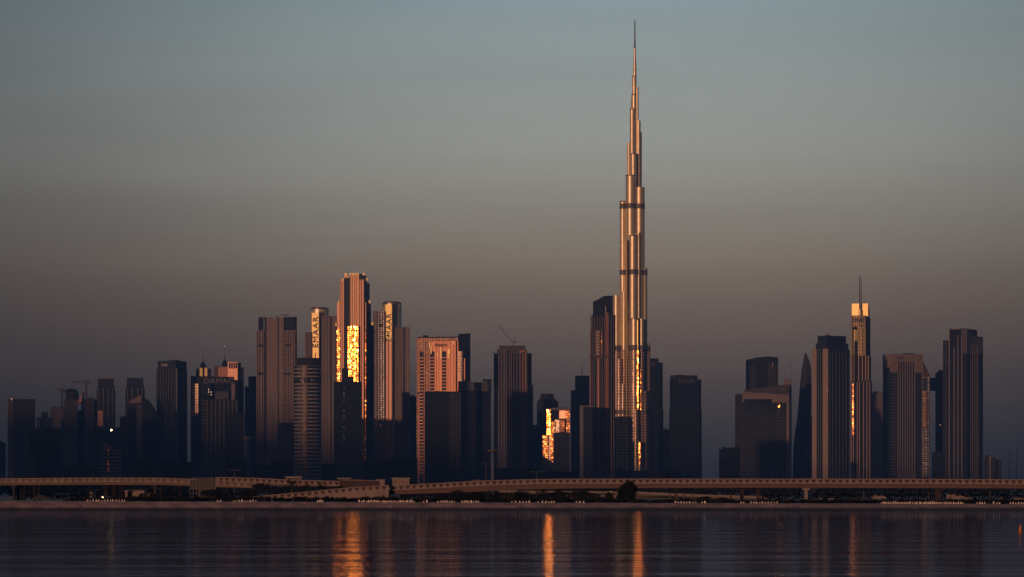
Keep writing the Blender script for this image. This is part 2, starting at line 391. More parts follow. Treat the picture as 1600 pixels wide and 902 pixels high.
t.box('facade', 197, 223, 631, 'dim', 34); t.box('recess', 201, 212.5, 638, 'black', 2, -1, 740); t.box('stair_shaft', 213.5, 222, 633, 'grey', 6, -4)
t = T('office_tower', 'tower with a curved sail roof sloping down to the right', 'building', 233, 4600)
pts = [(222, 622), (226, 622.5), (230, 624.5), (234, 628), (238, 633), (242, 639), (245.5, 645)]
t.prism('facade', [(p[0], 0) for p in pts] + [(p[0], 30) for p in reversed(pts)], 0, 'dark', None, [p[1] for p in pts] + [p[1] for p in reversed(pts)])
t.box('podium', 222, 249, 658, 'black', 20, -24)
t.ribs('facade_fins', xr(224, 236, 4), 640, 'rib_dark', w=1, d=1)
t = T('office_tower', 'dark square tower with small white lettering high on its crown', 'building', 268, 4900)
t.corner('facade', 244.5, 276, 292.5, 576, 'dark', 18, 36); t.corner('crown', 246.5, 275, 291.5, 563.5, 'crown', 16, 32, 577, 3)
t.prism('roof_plant', [(265, 14), (281, 12), (281, 26), (265, 26)], 562, 'crown', 566)
t.ribs('facade_fins', [247, 251, 255, 259.5, 263.5, 268, 272], 576, 'rib_dark', w=1.3, d=1.2, line=((244.5, 18), (276, 0)))
t.ribs('corner_rib', [276], 576, 'rib_grey', w=2.4, d=1.6)
t.ribs('side_fins', [280, 285, 290], 578, 'rib_dark', w=1.0, d=1, line=((276, 0), (292.5, 36)))
t.text('DAMAC', 252, 264.5, 572.6, 567.6, 'sign_pale', 8.2, tilt=-R(28), font_w=.25)
# --- spire pair joined by a sign frame
t = T('hotel_tower', 'dark spired tower, left one of the pair joined by a lettered frame', 'building', 315, 4950, 'pair of spired towers')
t.box('facade', 298, 334, 588, 'dark', 34); t.box('turret', 306.5, 330, 576, 'dark', 24, 5, 588); t.box('side_wing', 300, 310, 600, 'steel_res', 10, -6, 650, glint_tilt(300, 310, 4950) * .55)
for x in (312, 319.5): t.prism('buttress', [(x, 3), (x + 4.5, 3), (x + 4.5, 6), (x, 6)], 576, 'gold', 588, [574, 576, 576, 574])
t.lump('spire_ball', 317, 577, 564.5, 6.4, 'crown', 14); t.rod('spire', 317, 566, 540, .8, .25, 'spire', 14)
t.slabs('floor_ledges', 298, 334, 660, 740, 5, 'rib_dark', .7, 1.0)
t = T('hotel_tower', 'copper lit spired tower, right one of the pair joined by a lettered frame', 'building', 357, 4960, 'pair of spired towers')
t.box('facade', 334, 371.5, 573, 'beige', 34, 2); t.box('crown', 341, 357, 574, 'copper', 8, -2, 600); t.box('bay', 356, 371.5, 566, 'copper', 30, -4, None, 2)
t.box('side_wing', 371.5, 381, 574, 'dark', 30, 4); t.box('roof_plant', 371, 376.5, 566.5, 'crown', 16, 12, 575); t.box('shoulder', 335, 343, 572, 'band', 10, 0, 590)
t.ribs('facade_fins', [358, 361.5, 365, 368.5], 567, 'rib', 576, w=1.4, d=1.2, line=((356, -4), (371.5, -6)))
t.lump('spire_ball', 351, 573, 561, 5.4, 'crown', 14); t.rod('spire', 351, 562, 540.5, .8, .25, 'spire', 14); t.box('beacon', 350.6, 351.4, 540, 'litwin', 1, 13.5, 540.9)
t = T('sign_frame', 'dark portal frame carrying big slanted grey letters between the two spired towers', 'frame', 342, 4890)
t.box('beam', 318, 366, 589, 'crown', 10, 0, 600); t.box('post', 318, 329.5, 600, 'dark', 12, 0); t.box('post', 361.5, 367, 600, 'rib', 12, 0)
t.box('back_wall', 329.5, 361.5, 600, 'black', 6, 10); t.text('DAMAC', 319, 365, 599.3, 591, 'sign_dim', font_w=.1)
t.box('opening_room', 336, 357, 612, 'grey', 6, 3, 624)
for x, y in ((326, 609), (326, 613), (330, 613), (330, 617)): t.box('lit_window', x - .5, x + .5, y - 1, 'litwin', .5, -.6, y + .8)
t = T('office_tower', 'dark ribbed office tower standing below the lettered frame', 'building', 345, 4300)
t.box('facade', 315, 371, 624.5, 'dark', 44); t.ribs('facade_fins', xr(324, 370, 8), 624.5, 'rib_dark', w=1.7, d=1.4)
t.slabs('balcony_stack', 315, 322, 626, 742, 5, 'rib_dark', .9, 1.8); t.box('front_block', 352, 382, 646, 'black', 14, -16)
t = T('office_tower', 'narrow dark tower with a box on top left of the tall twin ribbed tower', 'building', 391, 5000)
t.box('facade', 382.5, 401, 604, 'dim', 30); t.box('roof_plant', 388, 401, 588, 'dark', 18, 6, 604); t.ribs('facade_fins', [388, 393.5, 398.5], 604, 'rib_dark', w=1.2, d=1)
t = T('water_tower', 'pale mushroom topped column low in front of the dark towers', 'water tower', 386.5, 3400)
t.rod('column', 386.5, 768, 687, 2.6, 2.2, 'rib_grey', 6); t.lump('bowl', 386.5, 689, 681, 5.6, 'rib_grey', 6, ((0,.4),(.4,1),(.75,1),(1,.3)))
# --- tall copper slab with dark slots
t = T('apartment_tower', 'tall copper coloured slab split by two dark upright slots, dark boxes at its top corners', 'building', 431, 4800)
t.box('facade', 400.5, 462, 516, 'beige_plain', 30, 0, None, 8)
t.prism('bay', [(416.5, 3.5), (434.5, 1.2), (434.5, 24), (416.5, 26)], 496.5, 'beige_plain'); t.prism('bay', [(435.8, 1.5), (443.5, 0.4), (443.5, 24), (435.8, 25)], 496.5, 'beige_plain')
t.prism('corner_box', [(403.8, 9), (411.8, 8), (411.8, 28), (403.8, 30)], 495.5, 'crown', 516); t.prism('corner_box', [(443.4, 3), (462.5, 1), (462.5, 26), (443.4, 28)], 495.5, 'crown', 516)
t.prism('dark_slot', [(413, 5.6), (416.5, 5.2), (416.5, 9), (413, 9)], 495.5, 'black'); t.prism('dark_slot', [(433.2, 2.4), (435.8, 2.1), (435.8, 8), (433.2, 8)], 495.5, 'black')
t.prism('side_wing', [(461.5, .3), (463.8, 4), (463.8, 28), (461.5, 28)], 495, 'black')
t.ribs('facade_fins', [402, 405, 409.5, 412.2, 419.5, 424, 427.5, 431, 438, 441, 446, 450, 454, 458, 461], 517, 'rib', w=1.0, d=1.5, line=((400.5, 8), (462, 0)))
t.ribs('roof_posts', [404.5, 409.5, 414, 424.2, 431.3, 433.6, 442, 447.5, 453, 461], 492, 'rib', 497, w=1.2, d=.6, line=((400.5, 14), (462, 8)))
t.box('roof_beam', 438.5, 450, 491, 'rib_dark', 2, 9, 492.2)
t.slabs('balcony_stack', 443.5, 450.5, 518, 700, 6.5, 'rib', 1.0, 1.6, ((443.5, 2.6), (450.5, 1.6)))
t.box('window_row', 404, 411.5, 538, 'black', 1, 5.8, 541.5); t.box('window_row', 447, 455, 538, 'black', 1, .4, 541.5); t.box('window_row', 404, 411.5, 582, 'black', 1, 5.8, 586); t.box('window_row', 442, 454, 582, 'black', 1, .6, 586)
# --- banded tower
t = T('office_tower', 'dark tower banded with pale horizontal floor lines and a bulging middle', 'building', 480, 4100)
pr = [(459.5, 10), (464, 4), (472, 1), (480, 0), (488, 1), (496, 4), (501.5, 10), (501.5, 40), (459.5, 40)]
t.prism('facade', pr, 571, 'dark_bands'); t.prism('crown', [(462, 10), (472, 3), (488, 3), (500, 10), (500, 36), (462, 36)], 559, 'crown', 571)
t.prism('dark_floor', [(459.2, 9), (464, 3.4), (480, -.6), (496, 3.4), (501.8, 9), (501.8, 30), (459.2, 30)], 590, 'crown', 599)
t.text('EMAAR', 463, 473, 568, 563, 'sign_dim', 5, tilt=-R(20))
t.prism('mullion', [(477.6, -1), (478.8, -1), (478.8, 1), (477.6, 1)], 571, 'glint', 736)
# --- left cylinder tower with upright lettering
def lettered(name, label, x0, x1, yt, s0, s1, st, sb, wl, wr, ylw, yrw, D, tx):
    t = T(name, label, 'building', (x0 + x1) / 2, D, 'pair of cylinder towers with upright lettering')
    t.cyl('facade', x0, x1, yt + 2.5, 'steel', 8); t.cyl('crown', x0 + .5, x1 - .5, yt, 'spire', 10, yt + 2.5)
    g = glint_tilt(s0, s1, D) * .55
    t.prism('sign_panel', [(s0, g), (s1, 0), (s1, 14), (s0, 14 + g)], st, 'gold', sb)
    t.prism('fin', [(s1, -1.5), (s1 + 1.6, -1.5), (s1 + 1.6, 16), (s1, 16)], st - 1.5, 'band', None)
    t.prism('strip', [(s0, g), (s1, 0), (s1, 14), (s0, 14 + g)], sb, 'copper'); t.prism('groove', [((s0+s1)/2 - .6, g/2 - .4), ((s0+s1)/2 + .6, g/2 - .5), ((s0+s1)/2 + .6, g), ((s0+s1)/2 - .6, g)], st + (sb-st) * .82, 'band')
    t.box('wing', wl[0], wl[1], ylw, 'beige', 30, 0, None, 6); t.box('wing', wr[0], wr[1], yrw, 'beige', 32, 0, None, 4)
    t.ribs('wing_fins', xr(wl[0] + 1, wl[1] - 1, 5), ylw, 'rib', w=1.3, d=1.3, line=((wl[0], 6), (wl[1], 0)))
    t.ribs('wing_fins', xr(wr[0] + 1.5, wr[0] + (wr[1]-wr[0]) * .55, 4), yrw, 'rib', w=1.5, d=1.3, line=((wr[0], 4), (wr[1], 0)))
    xm = wr[0] + (wr[1] - wr[0]) * .62
    t.prism('side_wing', [(xm, -1), (wr[1] + .3, 22), (wr[1] + .3, 34), (xm, 34)], yrw + 1, 'dark')
    t.slabs('balcony_stack', xm, wr[1], yrw + 3, 735, 5, 'rib_dark', 1.0, 1.2, ((xm + 1, -1), (wr[1] + .8, 20)))
    t.prism('dark_slot', [(wl[1] - 2.2, -.4), (wl[1] + .2, -.6), (wl[1] + .2, 4), (wl[1] - 2.2, 4)], ylw + 1, 'band')
    gx = (s0 + s1) / 2
    t.text('EMAAR', gx - (s1-s0) * .38, gx + (s1-s0) * .38, tx[0], tx[1], 'sign', g / 2 - 1.2, True, tilt=math.atan2(g, (s1-s0) / F * D))
    t.rod('roof_rail', (x0 + x1) / 2, yt, yt - 1.3, (x1 - x0) / 2 / F * D * .8, (x1 - x0) / 2 / F * D * .8, 'band', 26)
    return t
lettered('cylinder_tower', 'cylinder tower with upright dark lettering on a gold strip, left of the tallest copper tower', 484, 513, 480.5, 487.2, 498, 489, 566, (476.5, 487), (500.5, 526.5), 519, 494, 4790, (543, 495))
lettered('cylinder_tower', 'cylinder tower with upright dark lettering on a gold strip, right of the tallest copper tower', 597, 627, 471.5, 602.2, 612.2, 476, 533, (583.5, 602), (617, 640), 486, 511, 4720, (533, 490))
# --- tallest copper tower with glinting glass
D0 = 4700
t = T('skyscraper', 'stepped copper tower with blazing sun glints on its glass, tallest on the left half', 'building', 554, D0)
g = glint_tilt(541, 560.5, D0); gl = g / ((560.5 - 541) / F * D0)     # slope
def yl(px, off=0): return off + (581 - px) / F * D0 * gl * 0.55
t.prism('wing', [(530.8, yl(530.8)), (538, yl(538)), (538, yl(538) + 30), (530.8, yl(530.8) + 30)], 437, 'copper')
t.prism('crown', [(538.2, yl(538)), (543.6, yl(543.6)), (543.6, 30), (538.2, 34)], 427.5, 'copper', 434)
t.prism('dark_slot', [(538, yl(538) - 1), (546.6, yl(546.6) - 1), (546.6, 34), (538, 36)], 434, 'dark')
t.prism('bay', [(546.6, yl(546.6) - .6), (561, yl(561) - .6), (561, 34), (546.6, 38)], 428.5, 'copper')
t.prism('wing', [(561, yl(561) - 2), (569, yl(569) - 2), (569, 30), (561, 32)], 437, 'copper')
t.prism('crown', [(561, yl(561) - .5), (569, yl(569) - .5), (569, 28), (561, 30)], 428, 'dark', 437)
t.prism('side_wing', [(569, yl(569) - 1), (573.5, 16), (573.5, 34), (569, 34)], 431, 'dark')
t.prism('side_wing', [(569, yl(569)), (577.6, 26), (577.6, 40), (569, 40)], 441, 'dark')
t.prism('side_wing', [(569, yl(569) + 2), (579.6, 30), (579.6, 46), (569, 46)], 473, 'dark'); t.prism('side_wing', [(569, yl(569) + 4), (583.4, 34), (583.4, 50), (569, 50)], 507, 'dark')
for a, b, y in ((526.8, 531, 472.5), (569, 571.8, 472.5)):
    t.prism('shoulder', [(a, yl(a) + 1), (b, yl(b) + 1), (b, 32), (a, 34)], y, 'copper', 514)
    q = glint_tilt(a, b, D0)
    t.prism('glint_strip', [(a - .3, yl(b) + q), (b, yl(b) + .2), (b, 32), (a - .3, 36)], 514, 'glint')
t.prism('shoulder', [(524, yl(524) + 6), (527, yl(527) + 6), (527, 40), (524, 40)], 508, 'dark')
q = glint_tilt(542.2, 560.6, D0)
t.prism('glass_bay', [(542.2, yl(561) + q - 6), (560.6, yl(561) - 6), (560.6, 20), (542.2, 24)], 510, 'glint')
t.ribs('glass_mullions', [542.6, 545.8, 550.6, 552.2, 557, 560.2], 510, 'dark_copper', None, w=.8, d=.9, line=((542.2, yl(561) + q - 6), (560.6, yl(561) - 6)))
t.slabs('glass_ledges', 542.2, 560.6, 509, 596, 9.5, 'dark_copper', 1.0, .7, ((542.2, yl(561) + q - 6), (560.6, yl(561) - 6)))
for x in (547.5, 551.5, 555, 559, 540.5, 568): t.prism('crown_light', [(x - 1.3, yl(x) - 1.6), (x + 1.3, yl(x) - 1.9), (x + 1.3, yl(x) + 3), (x - 1.3, yl(x) + 3)], 426.5, 'gold', 430)
for x, y in ((535.5, 434.5), (529.5, 470), (525, 504.5), (573, 434), (577.5, 469), (582, 503.5)): t.prism('crown_light', [(x - 1.4, yl(x) - 1), (x + 1.4, yl(x) - 1.2), (x + 1.4, yl(x) + 3), (x - 1.4, yl(x) + 3)], y, 'gold', y + 5)
t.ribs('facade_fins', [547.2, 550.4, 553.8, 557.2, 560.6], 429, 'gold', 510, w=.7, d=1.0, line=((546.6, yl(546.6) - .6), (561, yl(561) - .6)))
t.ribs('facade_fins', [531.4, 534.4, 537.5], 437, 'rib', w=.7, d=1.0, line=((530.8, yl(530.8)), (538, yl(538))))
t.ribs('facade_fins', [561.8, 565, 568.4], 437, 'rib', w=.7, d=1.0, line=((561, yl(561) - 2), (569, yl(569) - 2)))
t = T('office_tower', 'black glass tower with a stepped roof box in front of the tallest copper tower', 'building', 544, 4500)
t.box('facade', 521.5, 565, 596.5, 'black', 40); t.box('roof_plant', 534.5, 545, 576, 'crown', 16, 4, 596.5); t.box('roof_plant', 545, 552.5, 588, 'crown', 14, 5, 596.5)
t.box('roof_plant', 535.5, 541, 574.8, 'crown', 8, 7, 577)
for y in (606, 614, 617.5, 625, 641, 648, 652, 667, 680, 684, 688): t.box('lit_window', 537.1, 537.8, y, 'litwin_dim', .5, -.5, y + .9)
t = T('office_tower', 'thin dark slab peeping out right of the right lettered cylinder tower', 'building', 646, 5200)
t.box('facade', 638, 651.5, 620, 'dim', 30); t.box('roof_plant', 641, 648, 617.5, 'crown', 12, 8, 620)
# --- wide copper glass slab
D0 = 4600
t = T('apartment_building', 'wide slab of glowing copper glass with dark balcony columns and a dark right end', 'building', 692, D0)
gt = glint_tilt(651, 716, D0) * .60
def ys(px): return gt * (716 - px) / (716 - 651)
def strip(part, a, b, y, mat, yb=None, off=0, dd=20): return t.prism(part, [(a, ys(a) + off), (b, ys(b) + off), (b, ys(b) + off + dd), (a, ys(a) + off + dd)], y, mat, yb)
strip('facade', 651, 664.5, 528, 'mirror'); strip('facade', 664.5, 716, 528, 'mirror', 534)
strip('lower_facade', 664.5, 716, 534, 'amber', None, 1)
strip('wall_panel', 666.5, 672, 533, 'mirror', None, .2); strip('wall_panel', 679, 690.5, 533, 'amber', None, -.6); strip('wall_panel', 697.5, 712, 533, 'amber', None, -.6)
strip('balcony_stack', 656, 661.5, 549, 'dark', None, -.4, 4); strip('balcony_stack', 672, 678.5, 549, 'dark', None, -.3, 4); strip('balcony_stack', 691, 697, 549, 'dark', None, -.3, 4)
for a, b in ((656, 661.5), (672, 678.5), (691, 697)):
    strip('dark_window', a, b, 549, 'black', 556, -.8, 2)
    t.slabs('balcony_slabs', a, b, 556, 740, 5.5, 'amber', 1.3, 1.4, ((a, ys(a) - .4), (b, ys(b) - .4)))
strip('dark_slot', 712, 713.6, 533, 'black', None, -.8, 6); strip('balcony_bay', 716, 722, 549, 'steel_res', 596, -2, 20)
t.prism('side_wing', [(720.5, -4), (735, 34), (722, 50), (716, 10)], 521.5, 'dark'); strip('bay', 722, 726.5, 560, 'amber', 594, 4, 8)
strip('roof_edge', 652, 716, 526, 'crown', 528, 3, 16); t.box('roof_plant', 661, 669, 522.5, 'crown', 10, 30, 527); t.box('roof_plant', 726, 735.5, 519.8, 'crown', 12, 24, 522)
strip('dark_window', 652, 654.5, 612, 'black', 617, -.6, 2); strip('dark_window', 656, 662, 612, 'black', 618, -.9, 2)
t.ribs('facade_fins', [652, 655.5, 662, 665, 668.5, 682, 686, 700, 704, 708.5], 528, 'amber', w=.6, d=.8, line=((651, ys(651)), (716, ys(716))))
for x, y0, y1 in ((671.5, 543, 535), (673.5, 553, 541), (689, 560, 544), (700.5, 560, 545), (702.5, 553, 545), (708.5, 537, 533.5), (683.5, 556, 551)): strip('glint_strip', x - .7, x + .7, y1, 'gold', y0, -1.2, 1)
t.text('EMAAR', 679, 698, 541.5, 537, 'sign', (ys(689)) - 2.4, tilt=math.atan2(gt, 65 / F * D0))
# --- dark block row in front of it
t = T('office_block', 'wide black office block hiding the lower part of the copper glass slab', 'building', 689, 3800)
t.box('facade', 663.5, 716, 612, 'black', 50); t.slabs('floor_ledges', 663.5, 702, 616, 735, 5, 'dim', .6, .6)
t.box('roof_plant', 668, 690, 610.8, 'crown', 20, 12, 612); t.box('side_wing', 702, 720, 613, 'dim', 16, -6)
t = T('office_tower', 'dusky office tower with a plain greyish top band right of the wide black block', 'building', 728, 4480)
t.box('facade', 715, 743, 611, 'black', 40); t.box('crown', 716, 741, 596.5, 'grey', 32, 3, 611); t.box('roof_plant', 737, 743, 598, 'band', 16, 6, 611)
t = T('office_tower', 'dusky office tower with an overhanging flat cap beside the crane topped tower', 'building', 755, 4500)
t.box('facade', 742, 767, 612, 'black', 40); t.box('crown', 742.5, 762, 597, 'grey', 30, 3, 612); t.box('roof_plant', 760, 768, 597, 'crown', 16, 4, 612); t.box('roof_cap', 754.5, 768.5, 592.5, 'crown', 22, 2, 595.5); t.box('cap_post', 761, 766, 595.5, 'crown', 8, 6, 597)
# --- crane topped tower
t = T('apartment_tower', 'broad ribbed tower with a flat dark crown carrying a luffing crane', 'building', 801, 4700)
t.box('facade', 778, 825, 552, 'dark', 40); t.box('crown', 780, 821, 540, 'band', 30, 4, 547); t.box('crown_base', 777, 823.5, 546, 'grey', 34, 2, 553)
t.box('side_wing', 771.5, 779.5, 552.5, 'dim', 30, -2); t.box('side_wing', 824, 831, 552, 'dark', 30, 6); t.box('side_wing', 824, 833, 601, 'dark', 32, 3)
t.box('bay', 779.5, 792, 548, 'grey', 8, -6, None, 2); t.box('bay', 812, 821.5, 548, 'copper', 8, -5, None, 6); t.box('bay', 823.4, 825.6, 601, 'copper', 6, -2, None, 3)
t.ribs('facade_fins', [772.5, 779.8, 784, 788, 791.5, 795.5, 799, 803, 807.5, 811.8, 817, 822.5], 550, 'rib_grey', w=1.5, d=1.5, line=((771, -6.5), (833, -6.5)))
t.ribs('side_fins', [827, 830.5], 553, 'rib_dark', w=1.1, d=1.0, line=((824, 6), (833, 6)))
e = empty('luffing_crane', (PX(802, 4720), 4720, PZ(540, 4720)), 'luffing crane with its long boom raised to the left on a tower roof', 'crane')
s_ = 4720 / F
bm = bmesh.new()
for dx in (-.9, .9): bm_rod(bm, (dx, -.9, 0), (dx, -.9, 5.2), .3, 4); bm_rod(bm, (dx, .9, 0), (dx, .9, 5.2), .3, 4)
finish(bm, 'mast', [M['crane']], e)
bm = bmesh.new(); A0 = Vector((-.5, 0, 5)); A1 = Vector((-24 * s_, 0, 32.5 * s_))
for dz in (0, 1.5): bm_rod(bm, A0 + Vector((0, dz - .7, 0)), A1 + Vector((0, 0, dz * .3)), .36, 4)
for i in range(16): bm_rod(bm, A0.lerp(A1, i / 16) + Vector((0, -.7, 0)), A0.lerp(A1, (i + 1) / 16) + Vector((0, .7, 0)), .16, 4)
finish(bm, 'boom', [M['crane']], e)
bm = bmesh.new(); bm_rod(bm, (0, 0, 5), (3.4, 0, 14), .3, 4); bm_rod(bm, (4.4, 0, 5), (3.4, 0, 14), .25, 4); bm_rod(bm, (3.4, 0, 14), A1, .08, 4); finish(bm, 'rear_frame', [M['crane']], e)
bm = bmesh.new(); bm_box(bm, -1.5, 5.5, -1.5, 1.5, 4.2, 5.2); bm_box(bm, 3.5, 5.5, -1.6, 1.6, 5.2, 7.2); finish(bm, 'machinery_deck', [M['crane']], e)
# --- behind the small glinting building
t = T('office_tower', 'dark tower with chamfered shoulders and a small drum on top behind the glinting block', 'building', 855, 5100)
t.prism('facade', [(839, 8), (844, 0), (866, 0), (872, 8), (872, 40), (839, 40)], 628, 'dim'); t.prism('shoulder', [(839.6, 9), (844, 2), (866, 2), (871.4, 9), (871.4, 36), (839.6, 36)], 624, 'dim', 628, [627, 622, 622, 627, 627, 627])
t.cyl('crown', 844.5, 865.5, 615, 'crown', 6, 628, 10, 1, False); t.box('podium', 832, 842, 664, 'dark', 30, 0)
D0 = 4600
t = T('apartment_building', 'squat glass building with blazing orange glints left of the tallest tower', 'building', 870, D0)
def gq(a, b, y, yb, off, mat='glint', part='glint_strip', kk=1.0):
    q = glint_tilt(a, b, D0) * kk
    return t.prism(part, [(a, off + q), (b, off), (b, off + 12), (a, off + q + 12)], y, mat, yb)
t.box('facade', 855, 890, 640.5, 'dark', 34, 8); t.box('roof_edge', 853, 891.5, 638, 'rib', 34, 5, 640.5); t.box('roof_plant', 862, 886, 636.6, 'band', 16, 14, 638)
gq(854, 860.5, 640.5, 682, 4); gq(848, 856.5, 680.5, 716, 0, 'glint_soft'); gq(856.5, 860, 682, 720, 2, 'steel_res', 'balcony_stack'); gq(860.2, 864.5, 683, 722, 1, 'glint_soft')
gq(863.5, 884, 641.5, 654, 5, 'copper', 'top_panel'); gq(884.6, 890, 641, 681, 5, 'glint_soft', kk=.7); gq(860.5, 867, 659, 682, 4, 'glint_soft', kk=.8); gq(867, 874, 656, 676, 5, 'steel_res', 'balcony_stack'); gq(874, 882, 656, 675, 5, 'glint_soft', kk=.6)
t.box('lower_block', 864.5, 890.5, 676, 'dark', 10, -4); t.prism('lower_block', [(848, 0), (864.5, -2), (864.5, 12), (848, 14)], 716, 'dark', None, [713, 724, 724, 713])
t.ribs('facade_fins', xr(866, 889, 6), 676, 'rib_dark', w=1.2, d=1.0, line=((864.5, -4), (890.5, -4)))
t = T('office_tower', 'dark stepped tower with a thin spire just left of the arched tower', 'building', 906, 5000)
t.box('facade', 892, 921, 610, 'dim', 36); t.box('crown', 898.5, 921, 587, 'dim', 26, 5, 610); t.rod('spire', 909.5, 599, 567, .9, .25, 'spire', 3); t.box('spire_base', 909.8, 911.5, 587, 'rib', 2, 3.2, 598.5)
t.ribs('facade_fins', xr(893.5, 920, 6), 610, 'rib_dark', w=1.1, d=1.0)
t = T('office_block', 'dark slab with a pale upright edge in front of the stepped spire tower', 'building', 914, 4500)
t.box('facade', 907, 926, 635, 'dark', 30); t.box('edge_pier', 906, 911.5, 634.5, 'rib_grey', 30, -2); t.box('roof_edge', 906, 926, 634, 'rib_grey', 28, -1, 636)
# --- arched tower
t = T('hotel_tower', 'tall dark tower with a rounded arch roof, just left of the tallest tower', 'building', 942, 4550)
pts = [(926.5, 471), (930, 469.8), (936, 467), (941, 463.8), (945, 462.3), (950, 462), (957.5, 462)]
t.prism('crown', [(p[0], 3) for p in pts] + [(p[0], 30) for p in reversed(pts)], 0, 'crown', 492, [p[1] for p in pts] + [p[1] for p in reversed(pts)])
t.box('facade', 924, 962, 492, 'dark', 36, 4); t.box('wing', 921.5, 936, 516, 'copper', 30, 2, None, 8); t.box('wing', 923.8, 930, 494, 'copper', 24, 4, None, 5)
t.box('bay', 945.5, 950.5, 487, 'copper', 12, -1, None, 4); t.cyl('turret', 943, 952, 478, 'dark', 0, 489)
t.box('balcony_stack', 931, 936.5, 516, 'steel_res', 8, 0, 556, 4); t.box('balcony_stack', 939.6, 942, 518, 'glint', 3, 2.6, 558, 1.0); t.slabs('balcony_slabs', 930, 942, 514, 560, 5, 'rib', 1.1, 2, ((930, 1.5), (942, 1.5)))
t.ribs('facade_fins', [922.2, 925.5, 929, 933, 937.5, 941, 944.6, 951.2, 955, 959], 494, 'rib', w=1.1, d=1.6, line=((921.5, 6), (962, 0)))
t.box('dark_floor', 921.3, 962, 556, 'band', 20, -1, 558.5)
# --- the tallest tower
t = T('skyscraper', 'tallest tower in the photo, a tapering bundle of silvery tubes ending in a needle', 'building', 992, DB)
def tube(x0, x1, y, dy, mat='steel', dep=1.0, yb=None): return t.cyl('tube', x0, x1, y, mat, dy, yb, 44, dep)
# upper shafts then lower shafts; dy = how far behind the front the nearest line lies
for x0, x1, y, dy in ((990.1, 993.7, 71, 32), (989.1, 994.7, 99, 30), (987.8, 994.7, 115, 28.5), (993.7, 998.0, 132, 30), (985.8, 990, 150, 31), (987, 994.9, 144, 27.5),
                      (984.3, 992.4, 167, 25), (995.0, 1001.3, 185, 29), (999.8, 1003.1, 203, 33), (979.7, 985, 220, 30), (985, 995.7, 238, 20)):
    tube(x0, x1, y, dy)
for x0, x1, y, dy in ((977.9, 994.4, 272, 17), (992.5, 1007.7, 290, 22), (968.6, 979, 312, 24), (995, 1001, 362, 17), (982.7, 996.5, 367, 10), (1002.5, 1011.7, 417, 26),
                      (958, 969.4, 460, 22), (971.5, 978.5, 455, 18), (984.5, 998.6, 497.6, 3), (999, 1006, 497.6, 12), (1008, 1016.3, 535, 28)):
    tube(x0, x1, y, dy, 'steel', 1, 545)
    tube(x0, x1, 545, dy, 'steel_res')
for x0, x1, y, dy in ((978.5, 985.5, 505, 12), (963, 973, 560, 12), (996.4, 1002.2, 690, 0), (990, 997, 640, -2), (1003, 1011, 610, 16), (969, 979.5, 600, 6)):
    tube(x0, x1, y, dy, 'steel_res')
def bstrip(x0, x1, y, yb, off, kk=1.0, mat='glint'):  # flat strips added where the sun's glint falls on the tubes
    q = glint_tilt(x0, x1, DB) * kk; return t.prism('glint_strip', [(x0, off + q), (x1, off), (x1, off + 6), (x0, off + q + 6)], y, mat, yb)
bstrip(994.6, 996.8, 500, 560, 4.0, .86, 'gold'); bstrip(994.6, 997.6, 548, 628, 3.6, .95); bstrip(995.8, 997.4, 628, 692, 3.8, .9); bstrip(999.2, 1001.2, 575, 660, 10.5, .9); bstrip(998.2, 1000.2, 692, 727, -1.0, .9)
bstrip(978.8, 981.2, 470, 560, 10.0, .8, 'gold'); bstrip(979, 981, 560, 728, 10.6, .75, 'glint')
for x in (979.2, 997.8): t.prism('fin', [(x - .9, 8), (x + .9, 8), (x + .9, 20), (x - .9, 20)], 374 if x < 990 else 500, 'gold' if x < 990 else 'steel')
t.rod('spire', 991.9, 72, 26, 1.5, .75, 'spire', 36); t.rod('spire_base', 991.9, 100, 70, 2.6, 1.6, 'spire', 36)
for x0, x1, y0, y1, dy in ((968.2, 979.4, 316, 324, 23.4), (977.5, 994.8, 316, 324, 16.4), (992.2, 1008.1, 316, 324, 21.4),
                           (968.2, 979.4, 420, 428, 23.4), (982.3, 996.9, 420, 428, 9.4), (992.2, 1008.1, 420, 428, 21.4), (1002.2, 1012.1, 420, 428, 25.4), (977.5, 994.8, 420, 428, 16.4),
                           (957.6, 969.8, 539, 547, 21.4), (984.1, 999, 539, 547, 2.4), (998.6, 1006.4, 539, 547, 11.4), (1007.6, 1016.7, 539, 547, 27.4), (968.2, 979.4, 539, 547, 23.4), (978.1, 985.9, 539, 547, 11.4), (992.2, 1008.1, 539, 547, 21.4),
                           (957.6, 969.8, 640, 647, 21.4), (962.6, 973.4, 640, 647, 11.4), (968.6, 979.9, 640, 647, 5.4), (978.1, 985.9, 640, 647, 11.4), (1007.6, 1016.7, 640, 647, 27.4), (1002.6, 1011.4, 640, 647, 15.4)):
    t.cyl('mechanical_band', x0, x1, y0, 'tower_band', dy, y1, 36)
for x0, x1, y, dy in ((987.6, 994.9, 114.5, 28.3), (986.8, 995.1, 143.5, 27.3), (984.1, 992.6, 166.5, 24.8), (984.8, 995.9, 237.5, 19.8), (977.7, 994.6, 271.5, 16.8), (968.4, 979.2, 311.5, 23.8), (982.5, 996.7, 366.5, 9.8), (984.3, 998.8, 497, 2.8)):
    t.cyl('tier_cap', x0, x1, y, 'spire', dy, y + 1.6, 30)
t = T('podium_block', 'low dark podium at the foot of the tallest tower', 'building', 985, 4600)
t.box('facade', 935, 1032, 735, 'black', 60); t.box('roof_plant', 950, 972, 732, 'crown', 20, 10, 735)
